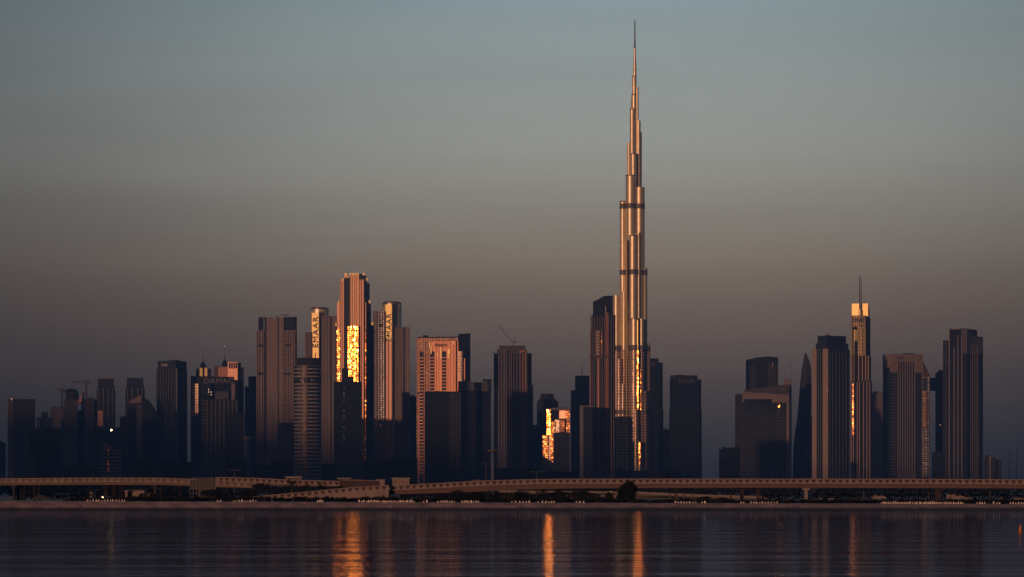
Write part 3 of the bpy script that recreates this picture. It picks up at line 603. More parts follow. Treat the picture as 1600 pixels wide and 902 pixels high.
# --- right of the tallest tower
def tapered(name, label, x0, x1, yt, xs, ys_, txt, tm, D):
    t = T(name, label, 'building', (x0 + x1) / 2, D)
    t.prism('facade', [(x0, 4), (x0 + 3, 0), (x1 - 3, 0), (x1, 4), (x1, 40), (x0, 40)], 640, 'black')
    t.prism('upper_facade', [(x0 + 1, 4), (x0 + 4, .6), (x1 - 4, .6), (x1 - 1, 4), (x1 - 1, 38), (x0 + 1, 38)], ys_, 'black', 640)
    t.box('crown', x0 + 2, xs, yt, 'crown', 30, 2, ys_); t.box('roof_plant', x0 + 14 if x1 - x0 > 30 else x0 + 3, x0 + 22 if x1 - x0 > 30 else x0 + 8, yt - 1.3, 'crown', 12, 8, yt)
    t.text(txt[0], *txt[1:], tm, -.2)
    t.slabs('floor_ledges', x0 + 3, x1 - 3, ys_ + 14, 735, 6, 'black', .6, .5)
    t.ribs('facade_fins', xr(x0 + 5, x1 - 5, 6), ys_ + 12, 'black', w=.8, d=.6)
tapered('office_tower', 'black tower half hidden behind the right flank of the tallest tower, with pinkish letters', 1008, 1036.5, 560, 1029, 566.5, ('EMAAR', 1000, 1024, 572, 567), 'rib', 5000)
t = T('apartment_block', 'small beige block between the two black lettered towers', 'building', 1042, 5300)
t.box('facade', 1036, 1047, 672, 'beige', 30); t.box('roof_plant', 1038, 1044, 669.5, 'rib', 12, 6, 672)
tapered('office_tower', 'broad black tower with faint grey lettering, alone right of the tallest tower', 1045.5, 1096.5, 586.5, 1090, 593, ('EMAAR', 1061, 1085, 598.5, 593), 'sign_dim', 4700)
t = T('apartment_block', 'low black block with a sloping roof left of the broad grid fronted block', 'building', 1138, 4200)
t.prism('facade', [(1123.5, 0), (1156, 0), (1156, 30), (1123.5, 30)], 700, 'black', None, [702, 698, 698, 702]); t.box('roof_plant', 1128, 1136, 698.5, 'crown', 10, 8, 702)
t = T('apartment_tower', 'dark tower with a slightly curved balcony top rising behind the broad grid fronted block', 'building', 1190, 5000)
t.prism('facade', [(1165.5, 2.5), (1180, 1), (1200, 0), (1216, 4), (1216, 40), (1165.5, 40)], 557, 'dark', None, [563, 559, 557, 558.5, 558.5, 563])
t.slabs('balcony_stack', 1166, 1216, 572, 605, 5, 'rib_dark', 1.2, 1.6, ((1166, 3), (1216, 1.5))); t.ribs('facade_fins', xr(1168, 1200, 9), 574, 'rib_dark', 566, w=1.2, d=1.2, line=((1166, 4), (1216, 0)))
t.ribs('balcony_posts', xr(1201, 1215, 5), 566, 'rib_dark', 604, w=1, d=1.6, line=((1166, 4), (1216, 0)))
t.prism('sun_glint_window', [(1206, 2.0), (1209, 0), (1209, 5), (1206, 6)], 567, 'copper', 574)
for x in (1182, 1185, 1188, 1196): t.rod('antenna', x, 559, 555 if x < 1190 else 552.5, .35, .2, 'crane', 10)
D0 = 4800
t = T('office_building', 'broad grid fronted block under a long sloping roof band, with a tall antenna', 'building', 1192, D0)
t.box('facade', 1159, 1229, 627, 'dark', 50); t.prism('front_band', [(1160, -3), (1233, -1), (1233, 20), (1160, 20)], 614, 'rib', 629, [612.5, 617.5, 617.5, 612.5])
t.prism('roof', [(1163, 6), (1236, 8), (1236, 40), (1163, 40)], 605, 'band', 617, [609, 600, 600, 609]); t.box('roof_plant', 1225, 1235, 592, 'rib', 14, 14, 602); t.box('roof_plant', 1222, 1229, 605.5, 'rib_dark', 6, 5, 611)
t.box('side_wing', 1148.5, 1160, 616, 'dim', 40, 4); t.prism('side_wing', [(1233, 0), (1237, 16), (1237, 44), (1233, 44)], 604, 'dark'); t.box('side_pier', 1229, 1233, 618, 'rib', 40, -1)
t.ribs('facade_fins', xr(1161, 1228, 15), 629, 'rib_dark', w=.8, d=.8); t.slabs('floor_ledges', 1159, 1229, 646, 742, 5.2, 'rib_dark', .8, .8)
t.rod('antenna', 1236, 602, 565, .5, .2, 'spire', 14); t.box('upper_windows', 1163, 1205, 624, 'dark', 1, -3.6, 634)
q = glint_tilt(1216, 1219, D0)
for a, b, y0, y1 in ((1217, 1219, 628.5, 632), (1216, 1219, 633.5, 636.5), (1216.3, 1218, 640, 645)): t.prism('glint_strip', [(a, q - 1.6), (b, -1.6), (b, 4), (a, 4)], y0, 'glint', y1)
# --- leaf shaped tower
t = T('office_tower', 'dark twisting leaf shaped tower with a pointed open tip', 'building', 1254, 4900)
bm = bmesh.new(); uvl = bm.loops.layers.uv.verify()
prof = [(551, 1259.5, 1260.2), (558, 1257.6, 1263.5), (566, 1256, 1266.5), (576, 1254.3, 1268.5), (592, 1252.5, 1269), (612, 1250.5, 1269), (634, 1248.8, 1269), (655, 1247, 1268), (675, 1243.5, 1266), (700, 1241, 1264), (735, 1240, 1262), (768, 1239.5, 1262)]
rings = []
for y, a, b in prof:
    w = (b - a) / F * 4900; cx, _ = t.P((a + b) / 2, 0); tw = (768 - y) / 217 * R(50); ring = []
    for k in range(16):
        th = 2 * math.pi * k / 16; ring.append(bm.verts.new((cx + math.sin(th) * w / 2, 16 - math.cos(th) * max(1, w * .45), t.Z(y))))
    rings.append(ring)
for ra, rb in zip(rings, rings[1:]):
    for k in range(16):
        f = bm.faces.new((rb[k], rb[(k + 1) % 16], ra[(k + 1) % 16], ra[k])); f.smooth = True
        for l in f.loops: l[uvl].uv = (math.atan2(l.vert.co.x - 0, 20) * 20, l.vert.co.z)
bm.faces.new(rings[0]); bm.faces.new(list(reversed(rings[-1])))
finish(bm, 'facade', [M['matt']], t.e)
bm = bmesh.new()
for k in range(7):
    pa = None
    for i, (y, a, b) in enumerate(prof[:9]):
        w = (b - a) / F * 4900; th = R(-70 + k * 22 + i * 9); cx, _ = t.P((a + b) / 2, 0)
        p = Vector((cx + math.sin(th) * (w / 2 + .2), 16 - math.cos(th) * (max(1, w * .45) + .2), t.Z(y)))
        if pa is not None: bm_rod(bm, pa, p, .45, 4)
        pa = p
finish(bm, 'diagrid_frame', [M['rib_dark']], t.e)
t = T('apartment_block', 'dim low block between the leaf shaped tower and the pale cornered tower', 'building', 1264, 5200)
t.box('facade', 1258, 1272, 652, 'dim', 30); t.box('roof_plant', 1262, 1268, 650, 'crown', 12, 8, 652)
# --- pale cornered tower
t = T('apartment_tower', 'broad tower with two pale piers on its lit left side and a dark roof box', 'building', 1298, 4720)
t.prism('facade', [(1268.8, 20), (1294, 0), (1328, 24), (1328, 60), (1280, 60)], 546, 'dark')
L1 = ((1268.8, 20), (1294, 0))
def onl(c): return 20 * (1294 - c) / (1294 - 1268.8)
for a, b in ((1268.8, 1276), (1285.5, 1293.8)): t.prism('pier', [(a, onl(a) - 1.5), (b, onl(b) - 1.5), (b, onl(b) + 4), (a, onl(a) + 4)], 545, 'pale_pier')
t.ribs('side_fins', [1278.5, 1282.3], 545, 'rib_grey', w=.9, d=1.2, line=L1)
t.ribs('facade_fins', [1296.5, 1301, 1306, 1311.5, 1317, 1322, 1327], 548, 'rib_dark', w=1.0, d=1.0, line=((1294, 0), (1328, 24)))
t.corner('crown', 1277.5, 1292, 1322, 524, 'crown', 12, 22, 546, 8); t.corner('crown_base', 1274.5, 1292, 1325.5, 536, 'crown', 12, 22, 546, 6); t.box('antenna_rack', 1290, 1296, 521.5, 'crane', 3, 24, 524)
t.box('beacon', 1292.8, 1293.6, 609.5, 'litwin', .6, -2.2, 610.7)
# --- gold topped tower with twin masts
t = T('skyscraper', 'slender ribbed tower with a glowing gold block on top and twin masts', 'building', 1345, 4600)
t.box('crown', 1331, 1342.8, 474, 'gold', 22, 8, 494, 5); t.box('crown', 1345, 1356.3, 474, 'gold', 22, 6, 494, 5); t.prism('side_wing', [(1356, 9), (1358.6, 20), (1358.6, 30), (1356, 30)], 475.5, 'dark', 494)
for x in (1343.0, 1345.6): t.rod('mast', x, 494, 430.5 if x < 1344 else 432, .9, .5, 'band', 8)
t.cyl('neck', 1341.8, 1346.6, 484, 'steel', 3, 494)
t.prism('upper_facade', [(1329.5, 9), (1334, 0.6), (1344, 0), (1352, 1), (1352, 30), (1329.5, 30)], 493, 'tan', 556)
t.prism('side_wing', [(1352, 1), (1360, 20), (1360, 36), (1352, 36)], 495, 'dark')
t.prism('lower_facade', [(1329.5, 8), (1334, -.6), (1344, -1.2), (1356, 1), (1361, 14), (1361, 40), (1329.5, 40)], 556, 'dark', 596); t.prism('lower_facade', [(1329.5, 7), (1334, -1.4), (1344, -2.0), (1357, 0), (1362.5, 14), (1362.5, 42), (1329.5, 42)], 596, 'dark')
t.text('EMAAR', 1333, 1348.5, 502.3, 498.6, 'sign', -2.2, tilt=0)
for a, b in ((1333, 1339),): t.box('dark_window', a, b, 511, 'black', 1, -.6, 515)
t.box('bay', 1336, 1341, 515, 'gold', 2, -1.4, 533); t.ribs('facade_fins', [1330.6, 1346, 1351.6], 512, 'gold', 556, w=1.3, d=2.2, line=((1329.5, 1), (1357, -1)))
t.ribs('facade_fins', [1330.5, 1334.5, 1341.3, 1347.2, 1352.4, 1356.5], 556, 'tan_rib', 596, w=1.8, d=2.4, line=((1329.5, 2), (1357, -1)))
t.ribs('facade_fins', [1330, 1333.2, 1339, 1342.6, 1349, 1354.2, 1358.5], 597, 'pale_pier', w=1.7, d=3.0, line=((1329.5, 1), (1357, -1)))
q = glint_tilt(1331.5, 1334, 4600); t.prism('glint_strip', [(1331.5, q - 4), (1334, -4), (1334, 2), (1331.5, 4)], 600, 'glint_soft', 680)
t.box('bay', 1335, 1338.5, 533, 'dark', 1.4, -3.2, 596)
# --- hazy one behind
t = T('apartment_tower', 'hazy brown slab half hidden between the gold topped tower and the pale capped tower', 'building', 1371, 5400)
t.box('facade', 1361, 1382, 614, 'beige', 30); t.box('roof_plant', 1364, 1376, 611.5, 'rib', 14, 8, 614)
# --- pale capped tower
t = T('apartment_tower', 'tower with a plain pale cap, two small dark signs and seven slots', 'building', 1411, 4660)
t.corner('facade', 1379.5, 1392.5, 1442, 582, 'dark', 14, 10, None); t.corner('crown', 1379.2, 1392.5, 1442.3, 553.5, 'rib', 14, 10, 582, -.6)
def onr(c): return 10 * (c - 1392.5) / (1442 - 1392.5) - .8
t.box('roof_cap', 1411, 1428.5, 551.5, 'crown', 8, 16, 552.6); t.box('cap_post', 1412, 1416, 552.6, 'crown', 6, 17, 554)
for c in xr(1404.6, 1427, 7): t.prism('slot', [(c - .8, onr(c) - .4), (c + .8, onr(c) - .3), (c + .8, onr(c) + 2), (c - .8, onr(c) + 2)], 565.5, 'black', 582)
t.ribs('facade_fins', xr(1403, 1429, 8), 582, 'rib_grey', w=1.8, d=1.6, line=((1392.5, 0), (1442, 10))); t.ribs('edge_pier', [1380.3, 1393, 1441], 582, 'rib_grey', w=1.6, d=1.2, line=((1379.5, 12), (1442, 8)))
t.slabs('balcony_stack', 1392.5, 1400, 584, 742, 5, 'rib_grey', 1.0, 1.4, ((1393.5, 0), (1400, 1))); t.slabs('balcony_stack', 1430, 1441, 584, 742, 5, 'rib_dark', .8, 1.2, ((1430, 7.4), (1441, 9.8)))
t.prism('dark_window', [(1383, 9.2), (1390.5, 1.1), (1390.5, 6), (1383, 12)], 574, 'black', 583)
t.text('DAMAC', 1396, 1411.5, 561.5, 558, 'sign', 1.2, tilt=R(10)); t.text('EMAAR', 1381, 1389.5, 561.5, 558, 'sign', 5.4, tilt=-R(46))
# --- bridge linked pair
t = T('hotel_tower', 'pair of narrow leaning towers joined by a high sky bridge, behind the pale capped tower', 'building', 1458, 4950)
t.prism('facade', [(1440, 4), (1452.5, 0), (1452.5, 30), (1440, 30)], 566, 'dim', None, [560, 585, 585, 560]); t.box('facade', 1461.5, 1478, 582, 'dim', 30, 4)
t.prism('crown', [(1440, -1), (1452, -1), (1452, 8), (1440, 8)], 564, 'band', 588, [563, 586, 586, 563])
t.box('sky_bridge', 1441, 1478, 590.5, 'dim', 24, 1, 610); t.slabs('bridge_ledges', 1441, 1477, 592, 611, 8, 'rib_dark', 1.2, 1.4); t.box('roof_plant', 1466, 1473, 578, 'dim', 14, 8, 592)
q = glint_tilt(1443.5, 1448.5, 4950) * .42; t.prism('glint_strip', [(1443.5, q - 2), (1447.5, -2), (1447.5, 2), (1443.5, 3)], 612, 'glint_soft', 668); t.prism('glint_strip', [(1443.5, q - 3), (1446.5, -2), (1446.5, 2), (1443.5, 3)], 582, 'glint', 589)
t.slabs('balcony_stack', 1440, 1451, 612, 735, 5.5, 'rib', 1.2, 3.0, ((1442, -1), (1450, -1))); t.box('lit_window', 1468.6, 1469.6, 663.2, 'litwin', .5, 3.4, 664.6)
t = T('apartment_block', 'low dark block between the bridge linked towers and the tower at far right', 'building', 1460, 4300)
t.box('facade', 1456, 1476, 707, 'dark', 30); t.box('roof_plant', 1460, 1468, 705, 'crown', 10, 6, 707)
# --- right end tower
t = T('apartment_tower', 'stepped tower with pale upright frames and a boxy top, last tall one at the right', 'building', 1505, 4700)
t.corner('facade', 1483, 1511, 1527, 515, 'dark', 3, 24); t.prism('upper_facade', [(1492.5, 3), (1511, -1), (1524, 20), (1505, 40)], 514, 'rib_dark', 552)
t.box('wing', 1473.3, 1483.5, 531.5, 'dim', 30, 8); t.prism('side_wing', [(1510, 4), (1536, 26), (1536, 56), (1510, 50)], 526, 'dark'); t.prism('side_wing', [(1512, 5.4), (1535.6, 25.4), (1535.6, 40), (1512, 36)], 525, 'rib_dark', 552)
for x in (1483.3, 1491, 1496.8, 1502.8): t.prism('pier', [(x - .8, (1511 - x) / 28 * 3 - 1.8), (x + .8, (1511 - x) / 28 * 3 - 2.2), (x + .8, 12), (x - .8, 12)], 514 if x < 1492 and x < 1484 else (543 if x < 1492 else 524), 'rib_grey')
t.prism('frame_top', [(1483, 8), (1492, 5), (1492, 12), (1483, 14)], 513, 'rib_grey', 516); t.prism('frame_top', [(1496.2, 3.4), (1503.5, .8), (1503.5, 10), (1496.2, 10)], 523, 'rib_grey', 526); t.prism('frame_top', [(1484, 6.5), (1491, 4.2), (1491, 12), (1484, 12)], 542, 'rib_grey', 545)
t.slabs('balcony_stack', 1484, 1491, 546, 742, 6, 'rib_grey', 1.2, 1.4, ((1484, 9), (1491, 6.5))); t.slabs('balcony_stack', 1497, 1502.5, 526, 742, 6, 'rib_grey', 1.0, 1.2, ((1497, 4.6), (1502.5, 2.8))); t.slabs('balcony_stack', 1473.3, 1483, 533, 570, 6, 'rib_dark', 1.2, 1.2, ((1473.3, 8), (1483, 8)))
t.ribs('side_fins', xr(1514, 1528, 6), 538, 'rib_grey', w=.9, d=1.2, line=((1512, 5), (1535, 25)))
t.box('roof_beam', 1500, 1510, 512.5, 'rib_dark', 3, 6, 514)
t = T('apartment_block', 'low dusky block right of the last tall tower, with a reddish lit edge', 'building', 1551, 4700)
t.box('facade', 1538, 1556, 714, 'dim', 30); t.box('side_wing', 1553, 1565, 718, 'dim', 30, 6); t.box('stair_shaft', 1545.5, 1548.5, 712, 'rib', 8, -2); t.box('roof_plant', 1540, 1546, 711, 'crown', 10, 6, 714)
for k, (x, y, l) in enumerate(((1577, 704, 'thin steel mast, left of two near the right edge'), (1588.5, 697, 'thin steel mast, right of two near the right edge'))):
    t = T('lattice_mast', l, 'mast', x, 4000, 'masts near the right edge')
    t.rod('pole', x, 768, y, .9, .35, 'pole', 0); t.box('base', x - 1.5, x + 1.5, 764, 'band', 3, -1.5); t.box('antenna', x - .6, x + .6, y + 4, 'band', 1, -.6, y + 8)
# low blocks along the foot of the skyline
low = [(352, 384, 716, 3400, 'low dark block in front of the spired pair'), (396, 424, 727, 3500, 'low dark block at the left foot of the tall copper slab'), (424, 458, 721, 3300, 'low dark block at the right foot of the tall copper slab'), (503, 523, 725, 3300, 'low dark block right of the banded tower'),
       (566, 604, 720, 3600, 'low dark block at the foot of the right lettered cylinder tower'), (604, 652, 717, 3500, 'low dark block left of the wide copper glass slab'), (770, 838, 733, 3600, 'long low dark block at the foot of the crane topped tower'), (840, 905, 737, 3500, 'long low dark block at the foot of the glinting building'),
       (1032, 1058, 737, 3600, 'low dark block at the foot of the broad black lettered tower'), (250, 300, 722, 3400, 'low dark block at the foot of the dark square lettered tower'), (205, 246, 719, 3300, 'low dark block below the sail roofed tower'), (100, 150, 728, 3300, 'long low dark block below the two tower cranes')]
for a, b, y, D, l in low:
    t = T('low_block', l, 'building', (a + b) / 2, D)
    t.box('facade', a, b, y, 'black', 40); t.box('roof_plant', a + (b - a) * .2, a + (b - a) * .45, y - 1.8, 'crown', 12, 10, y)
    t.slabs('floor_ledges', a, b, y + 2, 765, 6, 'dim', .6, .5)
e = empty('floodlight', (PX(174, 4400), 4400, PZ(668, 4400)), 'bright floodlight on the roof of the black block between the crowned towers', 'lamp')
bm = bmesh.new(); bm_rod(bm, (0, 0, 0), (0, 0, 0.1), .5, 6, .5); bm_rod(bm, (0, 2, -1), (0, .3, -3), .3, 6); finish(bm, 'bracket', [M['pole']], e)
bm = bmesh.new(); bm_box(bm, -.8, .8, -.4, .3, -5.4, -3.0); finish(bm, 'lamp', [M['lamp']], e)
# ------------------------------------------------------------------ ground, water, shore
def noise2(x, y=0.0, s=1):
    v = 0; a = 1
    for k in range(4):
        v += a * math.sin(x * (1.7 ** k) * 1.3 + 3.1 * k + s) * math.cos(y * (1.7 ** k) * 1.1 + 1.7 * k + s * 2); a *= .55
    return v
def sheet(name, xs, ys, zf, mat, smooth=True):
    bm = bmesh.new(); g = [[bm.verts.new((x, y, zf(x, y))) for x in xs] for y in ys]
    for j in range(len(ys) - 1):
        for i in range(len(xs) - 1):
            f = bm.faces.new((g[j][i], g[j][i+1], g[j+1][i+1], g[j+1][i])); f.smooth = smooth
    return finish(bm, name, [mat])
def frange(a, b, s):
    o = []
    while a < b: o.append(a); a += s
    return o + [b]
# water
mw, nt, b = new_mat('creek_water'); L = nt.links
tc = N(nt, 'ShaderNodeTexCoord')
b.inputs['Base Color'].default_value = (.010, .020, .030, 1); b.inputs['IOR'].default_value = 1.33; b.inputs['Roughness'].default_value = .5; b.inputs['Specular IOR Level'].default_value = 0
gl = N(nt, 'ShaderNodeBsdfGlossy'); gl.inputs['Color'].default_value = WATER_C; mxs = N(nt, 'ShaderNodeMixShader'); mxs.inputs[0].default_value = .93
L.new(b.outputs[0], mxs.inputs[1]); L.new(gl.outputs[0], mxs.inputs[2]); L.new(mxs.outputs[0], nt.nodes['Material Output'].inputs['Surface'])
def wav(scale, sx, sy, det):
    mp = N(nt, 'ShaderNodeMapping'); mp.inputs['Scale'].default_value = (sx, sy, 1); L.new(tc.outputs['Object'], mp.inputs['Vector'])
    no = N(nt, 'ShaderNodeTexNoise'); no.inputs['Scale'].default_value = scale; no.inputs['Detail'].default_value = det; L.new(mp.outputs[0], no.inputs['Vector'])
    return no.outputs['Fac']
patch = wav(1, .004, .09, 4)      # broad bands of ruffled and smooth water
pm = N(nt, 'ShaderNodeMapRange'); pm.inputs['From Min'].default_value = .38; pm.inputs['From Max'].default_value = .64; pm.inputs['To Min'].default_value = .75; pm.inputs['To Max'].default_value = 1.3; L.new(patch, pm.inputs['Value'])
hgt = math_n(nt, 'ADD', math_n(nt, 'MULTIPLY', wav(1, 1.1, 2.4, 4), .085), math_n(nt, 'ADD', math_n(nt, 'MULTIPLY', wav(1, .10, .30, 3), .40), math_n(nt, 'ADD', math_n(nt, 'MULTIPLY', wav(1, .03, .08, 2), .7), math_n(nt, 'MULTIPLY', wav(1, 3.0, .45, 3), .13))))
bp = N(nt, 'ShaderNodeBump'); bp.inputs['Distance'].default_value = WAVE_D if 'WAVE_D' in globals() else .16; bp.inputs['Strength'].default_value = 1
L.new(math_n(nt, 'MULTIPLY', hgt, pm.outputs[0]), bp.inputs['Height']); L.new(bp.outputs[0], gl.inputs['Normal'])
L.new(math_n(nt, 'MULTIPLY', pm.outputs[0], .035), gl.inputs['Roughness'])
w = sheet('water', [-1500, 1500], [-700, 590, 603], lambda x, y: 0, mw); tag(w, None, None, None, 'structure')
# ground: bank then flat land to the horizon
def shore_y(px): return 783.0 + (px - 0) / 1600 * 5.0 if px < 1000 else 786.1 + (px - 1000) / 600 * 1.6
DS = 600.0
def bank_z(x):   # top of the bank above the water, a little lower to the right as in the photo
    px = x / DS * F + 800
    return PZ(min(790, max(782, shore_y(px))), DS + 3.5)
mg = plain('sandy_ground', (.045, .040, .042), .95, 0, .3, .05)
def gz(x, y): return GZ - .35 + .12 * noise2(x * .03, y * .02) if y > 640 else (bank_z(x) if abs(x) < 300 else GZ - .5)
g = sheet('ground', [-5600, -2500, -1000, -450] + frange(-300, 300, 8) + [450, 1000, 2500, 5600], [603.5, 610, 616, 625, 645, 700, 800, 1000, 1400, 2000, 3000, 4500, 6500, 8800], gz, mg)
tag(g, None, None, None, 'structure')
mb, nt, b = new_mat('rubble_bank'); L = nt.links
tc = N(nt, 'ShaderNodeTexCoord'); vo = N(nt, 'ShaderNodeTexVoronoi'); vo.inputs['Scale'].default_value = 1.6; L.new(tc.outputs['Object'], vo.inputs['Vector'])
no = N(nt, 'ShaderNodeTexNoise'); no.inputs['Scale'].default_value = .35; no.inputs['Detail'].default_value = 7; L.new(tc.outputs['Object'], no.inputs['Vector'])
sp = N(nt, 'ShaderNodeSeparateXYZ'); L.new(tc.outputs['Object'], sp.inputs[0])
wet = N(nt, 'ShaderNodeMapRange'); wet.inputs['From Min'].default_value = .42; wet.inputs['From Max'].default_value = .68; wet.inputs['To Min'].default_value = .10; wet.inputs['To Max'].default_value = 1
L.new(math_n(nt, 'ADD', sp.outputs[2], math_n(nt, 'MULTIPLY', no.outputs['Fac'], .15)), wet.inputs['Value'])
cr = N(nt, 'ShaderNodeValToRGB'); cr.color_ramp.elements[0].color = (.11, .076, .068, 1); cr.color_ramp.elements[1].color = (.26, .165, .155, 1); cr.color_ramp.elements[0].position = .3; cr.color_ramp.elements[1].position = .7
L.new(no.outputs['Fac'], cr.inputs['Fac'])
sc = N(nt, 'ShaderNodeVectorMath', operation='SCALE'); L.new(cr.outputs['Color'], sc.inputs[0]); L.new(wet.outputs[0], sc.inputs['Scale']); L.new(sc.outputs[0], b.inputs['Base Color'])
b.inputs['Roughness'].default_value = .9
bp = N(nt, 'ShaderNodeBump'); bp.inputs['Distance'].default_value = .16; L.new(vo.outputs['Distance'], bp.inputs['Height']); L.new(bp.outputs[0], b.inputs['Normal'])
def bz(x, y):
    t = (y - 597.5) / (603 - 597.5)
    return -.4 + (bank_z(x) + .4 + .0) * min(1, max(0, t)) ** .8 + (.10 * noise2(x * .9, y * 1.3) + .06 * noise2(x * 2.3, y * 3.1, 5)) * (1 if t < .85 else .2)
k = sheet('shore_bank', frange(-260, 260, .8), frange(597.5, 604, .55), bz, mb); tag(k, None, None, None, 'structure')

# ------------------------------------------------------------------ viaducts and ramps
def poly_at(pts, px):
    for (a, ya), (b_, yb) in zip(pts, pts[1:]):
        if a <= px <= b_: return ya + (yb - ya) * (px - a) / (b_ - a)
    return pts[0][1] if px < pts[0][0] else pts[-1][1]
def ribbon(name, D, top, bot, depth, mat, parent, step=12, off=0.0, smooth=True):
    """a long upright slab: photo profiles top/bot at distance D, its own thickness behind"""
    a, b_ = top[0][0], top[-1][0]; n = max(2, int((b_ - a) / step) + 1)
    bm = bmesh.new(); rows = []
    for i in range(n):
        px = a + (b_ - a) * i / (n - 1); x = PX(px, D) - parent.location.x; zt = PZ(poly_at(top, px), D) - parent.location.z; zb = PZ(poly_at(bot, px), D) - parent.location.z
        y = D + off - parent.location.y
        rows.append([bm.verts.new(p) for p in ((x, y, zb), (x, y, zt), (x, y + depth, zt), (x, y + depth, zb))])
    for r0, r1 in zip(rows, rows[1:]):
        for k in range(4): bm.faces.new((r0[k], r1[k], r1[(k + 1) % 4], r0[(k + 1) % 4])).normal_flip()
    bm.faces.new(rows[0]); bm.faces.new(list(reversed(rows[-1])))
    bmesh.ops.recalc_face_normals(bm, faces=bm.faces)
    return finish(bm, name, [M[mat]], parent)
def motif(name, D, top, hgt_px, pitch, parent, off=-.14, skip=(), mat='concrete'):
    """raised trapezoids along the parapet, points up"""
    bm = bmesh.new(); px = top[0][0] + pitch / 2; s = D / F
    while px < top[-1][0]:
        if not any(a <= px <= b_ for a, b_ in skip):
            x = PX(px, D) - parent.location.x; yt = poly_at(top, px); zt = PZ(yt + hgt_px * .16, D) - parent.location.z; zb = PZ(yt + hgt_px * .92, D) - parent.location.z
            y0 = D + off - parent.location.y; w0, w1 = pitch * .43 * s, pitch * .08 * s
            q = [(x - w0, zb), (x + w0, zb), (x + w1, zt), (x - w1, zt)]
            A = [bm.verts.new((u, y0, v)) for u, v in q]; B = [bm.verts.new((u, y0 + .2, v)) for u, v in q]
            bm.faces.new(A)
            for k in range(4): bm.faces.new((A[(k + 1) % 4], A[k], B[k], B[(k + 1) % 4]))
        px += pitch
    return finish(bm, name, [M[mat]], parent)
def shift(p, d): return [(a, y + d) for a, y in p]
def viaduct(name, label, D, top, bh, gtop, gbot, piers, pitch, old='', group='viaducts over the shore'):
    px0, px1 = top[0][0], top[-1][0]
    e = empty(name, (PX((px0 + px1) / 2, D), D, GZ - .6), label, 'bridge', group)
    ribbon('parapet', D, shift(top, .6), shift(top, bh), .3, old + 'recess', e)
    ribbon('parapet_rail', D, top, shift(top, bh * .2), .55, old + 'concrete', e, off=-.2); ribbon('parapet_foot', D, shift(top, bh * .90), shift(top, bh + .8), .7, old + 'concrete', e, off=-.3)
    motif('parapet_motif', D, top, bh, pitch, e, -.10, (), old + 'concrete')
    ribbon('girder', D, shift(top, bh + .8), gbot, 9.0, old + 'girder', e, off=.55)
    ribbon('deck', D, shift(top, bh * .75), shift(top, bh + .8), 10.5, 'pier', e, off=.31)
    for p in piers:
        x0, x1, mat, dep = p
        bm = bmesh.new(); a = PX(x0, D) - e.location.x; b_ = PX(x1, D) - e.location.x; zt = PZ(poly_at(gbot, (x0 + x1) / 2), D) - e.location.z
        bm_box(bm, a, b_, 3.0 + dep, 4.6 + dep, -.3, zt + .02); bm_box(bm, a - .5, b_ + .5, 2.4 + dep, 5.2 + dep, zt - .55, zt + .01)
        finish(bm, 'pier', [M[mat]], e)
    return e
v = viaduct('viaduct', 'long road viaduct with a zigzag parapet crossing the right two thirds of the photo', 720,
        [(606, 759.3), (680, 755.2), (760, 750.8), (830, 748.9), (900, 748), (1200, 748), (1400, 748.2), (1660, 749.6), (2300, 752)], 7.4, None,
        [(606, 772.8), (620, 772.5), (700, 770.2), (760, 767.6), (830, 764.6), (900, 763.2), (1200, 762.4), (1400, 762.8), (1660, 763.6), (2300, 765)],
        [(838, 842, 'pier', 0), (1160, 1165, 'pier', 3), (1186, 1190, 'pier', 3), (1258.5, 1263.5, 'concrete', -1), (1465, 1473, 'pier', 0), (1057, 1060, 'pier', 3)], 10.4)
v = viaduct('viaduct', 'left viaduct with a zigzag parapet running off the left edge of the photo', 770,
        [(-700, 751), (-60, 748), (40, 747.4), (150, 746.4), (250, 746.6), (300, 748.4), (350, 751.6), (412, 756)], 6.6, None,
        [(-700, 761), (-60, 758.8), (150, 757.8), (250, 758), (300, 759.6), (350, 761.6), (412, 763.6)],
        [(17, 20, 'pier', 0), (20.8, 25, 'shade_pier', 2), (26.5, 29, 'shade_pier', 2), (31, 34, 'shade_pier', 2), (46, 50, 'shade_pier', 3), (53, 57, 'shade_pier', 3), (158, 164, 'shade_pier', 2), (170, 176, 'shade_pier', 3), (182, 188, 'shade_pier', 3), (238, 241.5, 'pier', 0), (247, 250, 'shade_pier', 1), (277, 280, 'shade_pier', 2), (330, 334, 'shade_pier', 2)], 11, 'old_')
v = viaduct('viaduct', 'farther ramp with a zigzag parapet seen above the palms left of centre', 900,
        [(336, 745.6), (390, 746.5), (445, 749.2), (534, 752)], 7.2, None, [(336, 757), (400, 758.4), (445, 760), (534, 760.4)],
        [(352, 355, 'shade_pier', 1), (396, 399, 'shade_pier', 1), (462, 465, 'shade_pier', 1), (520, 523, 'shade_pier', 1)], 9.5)
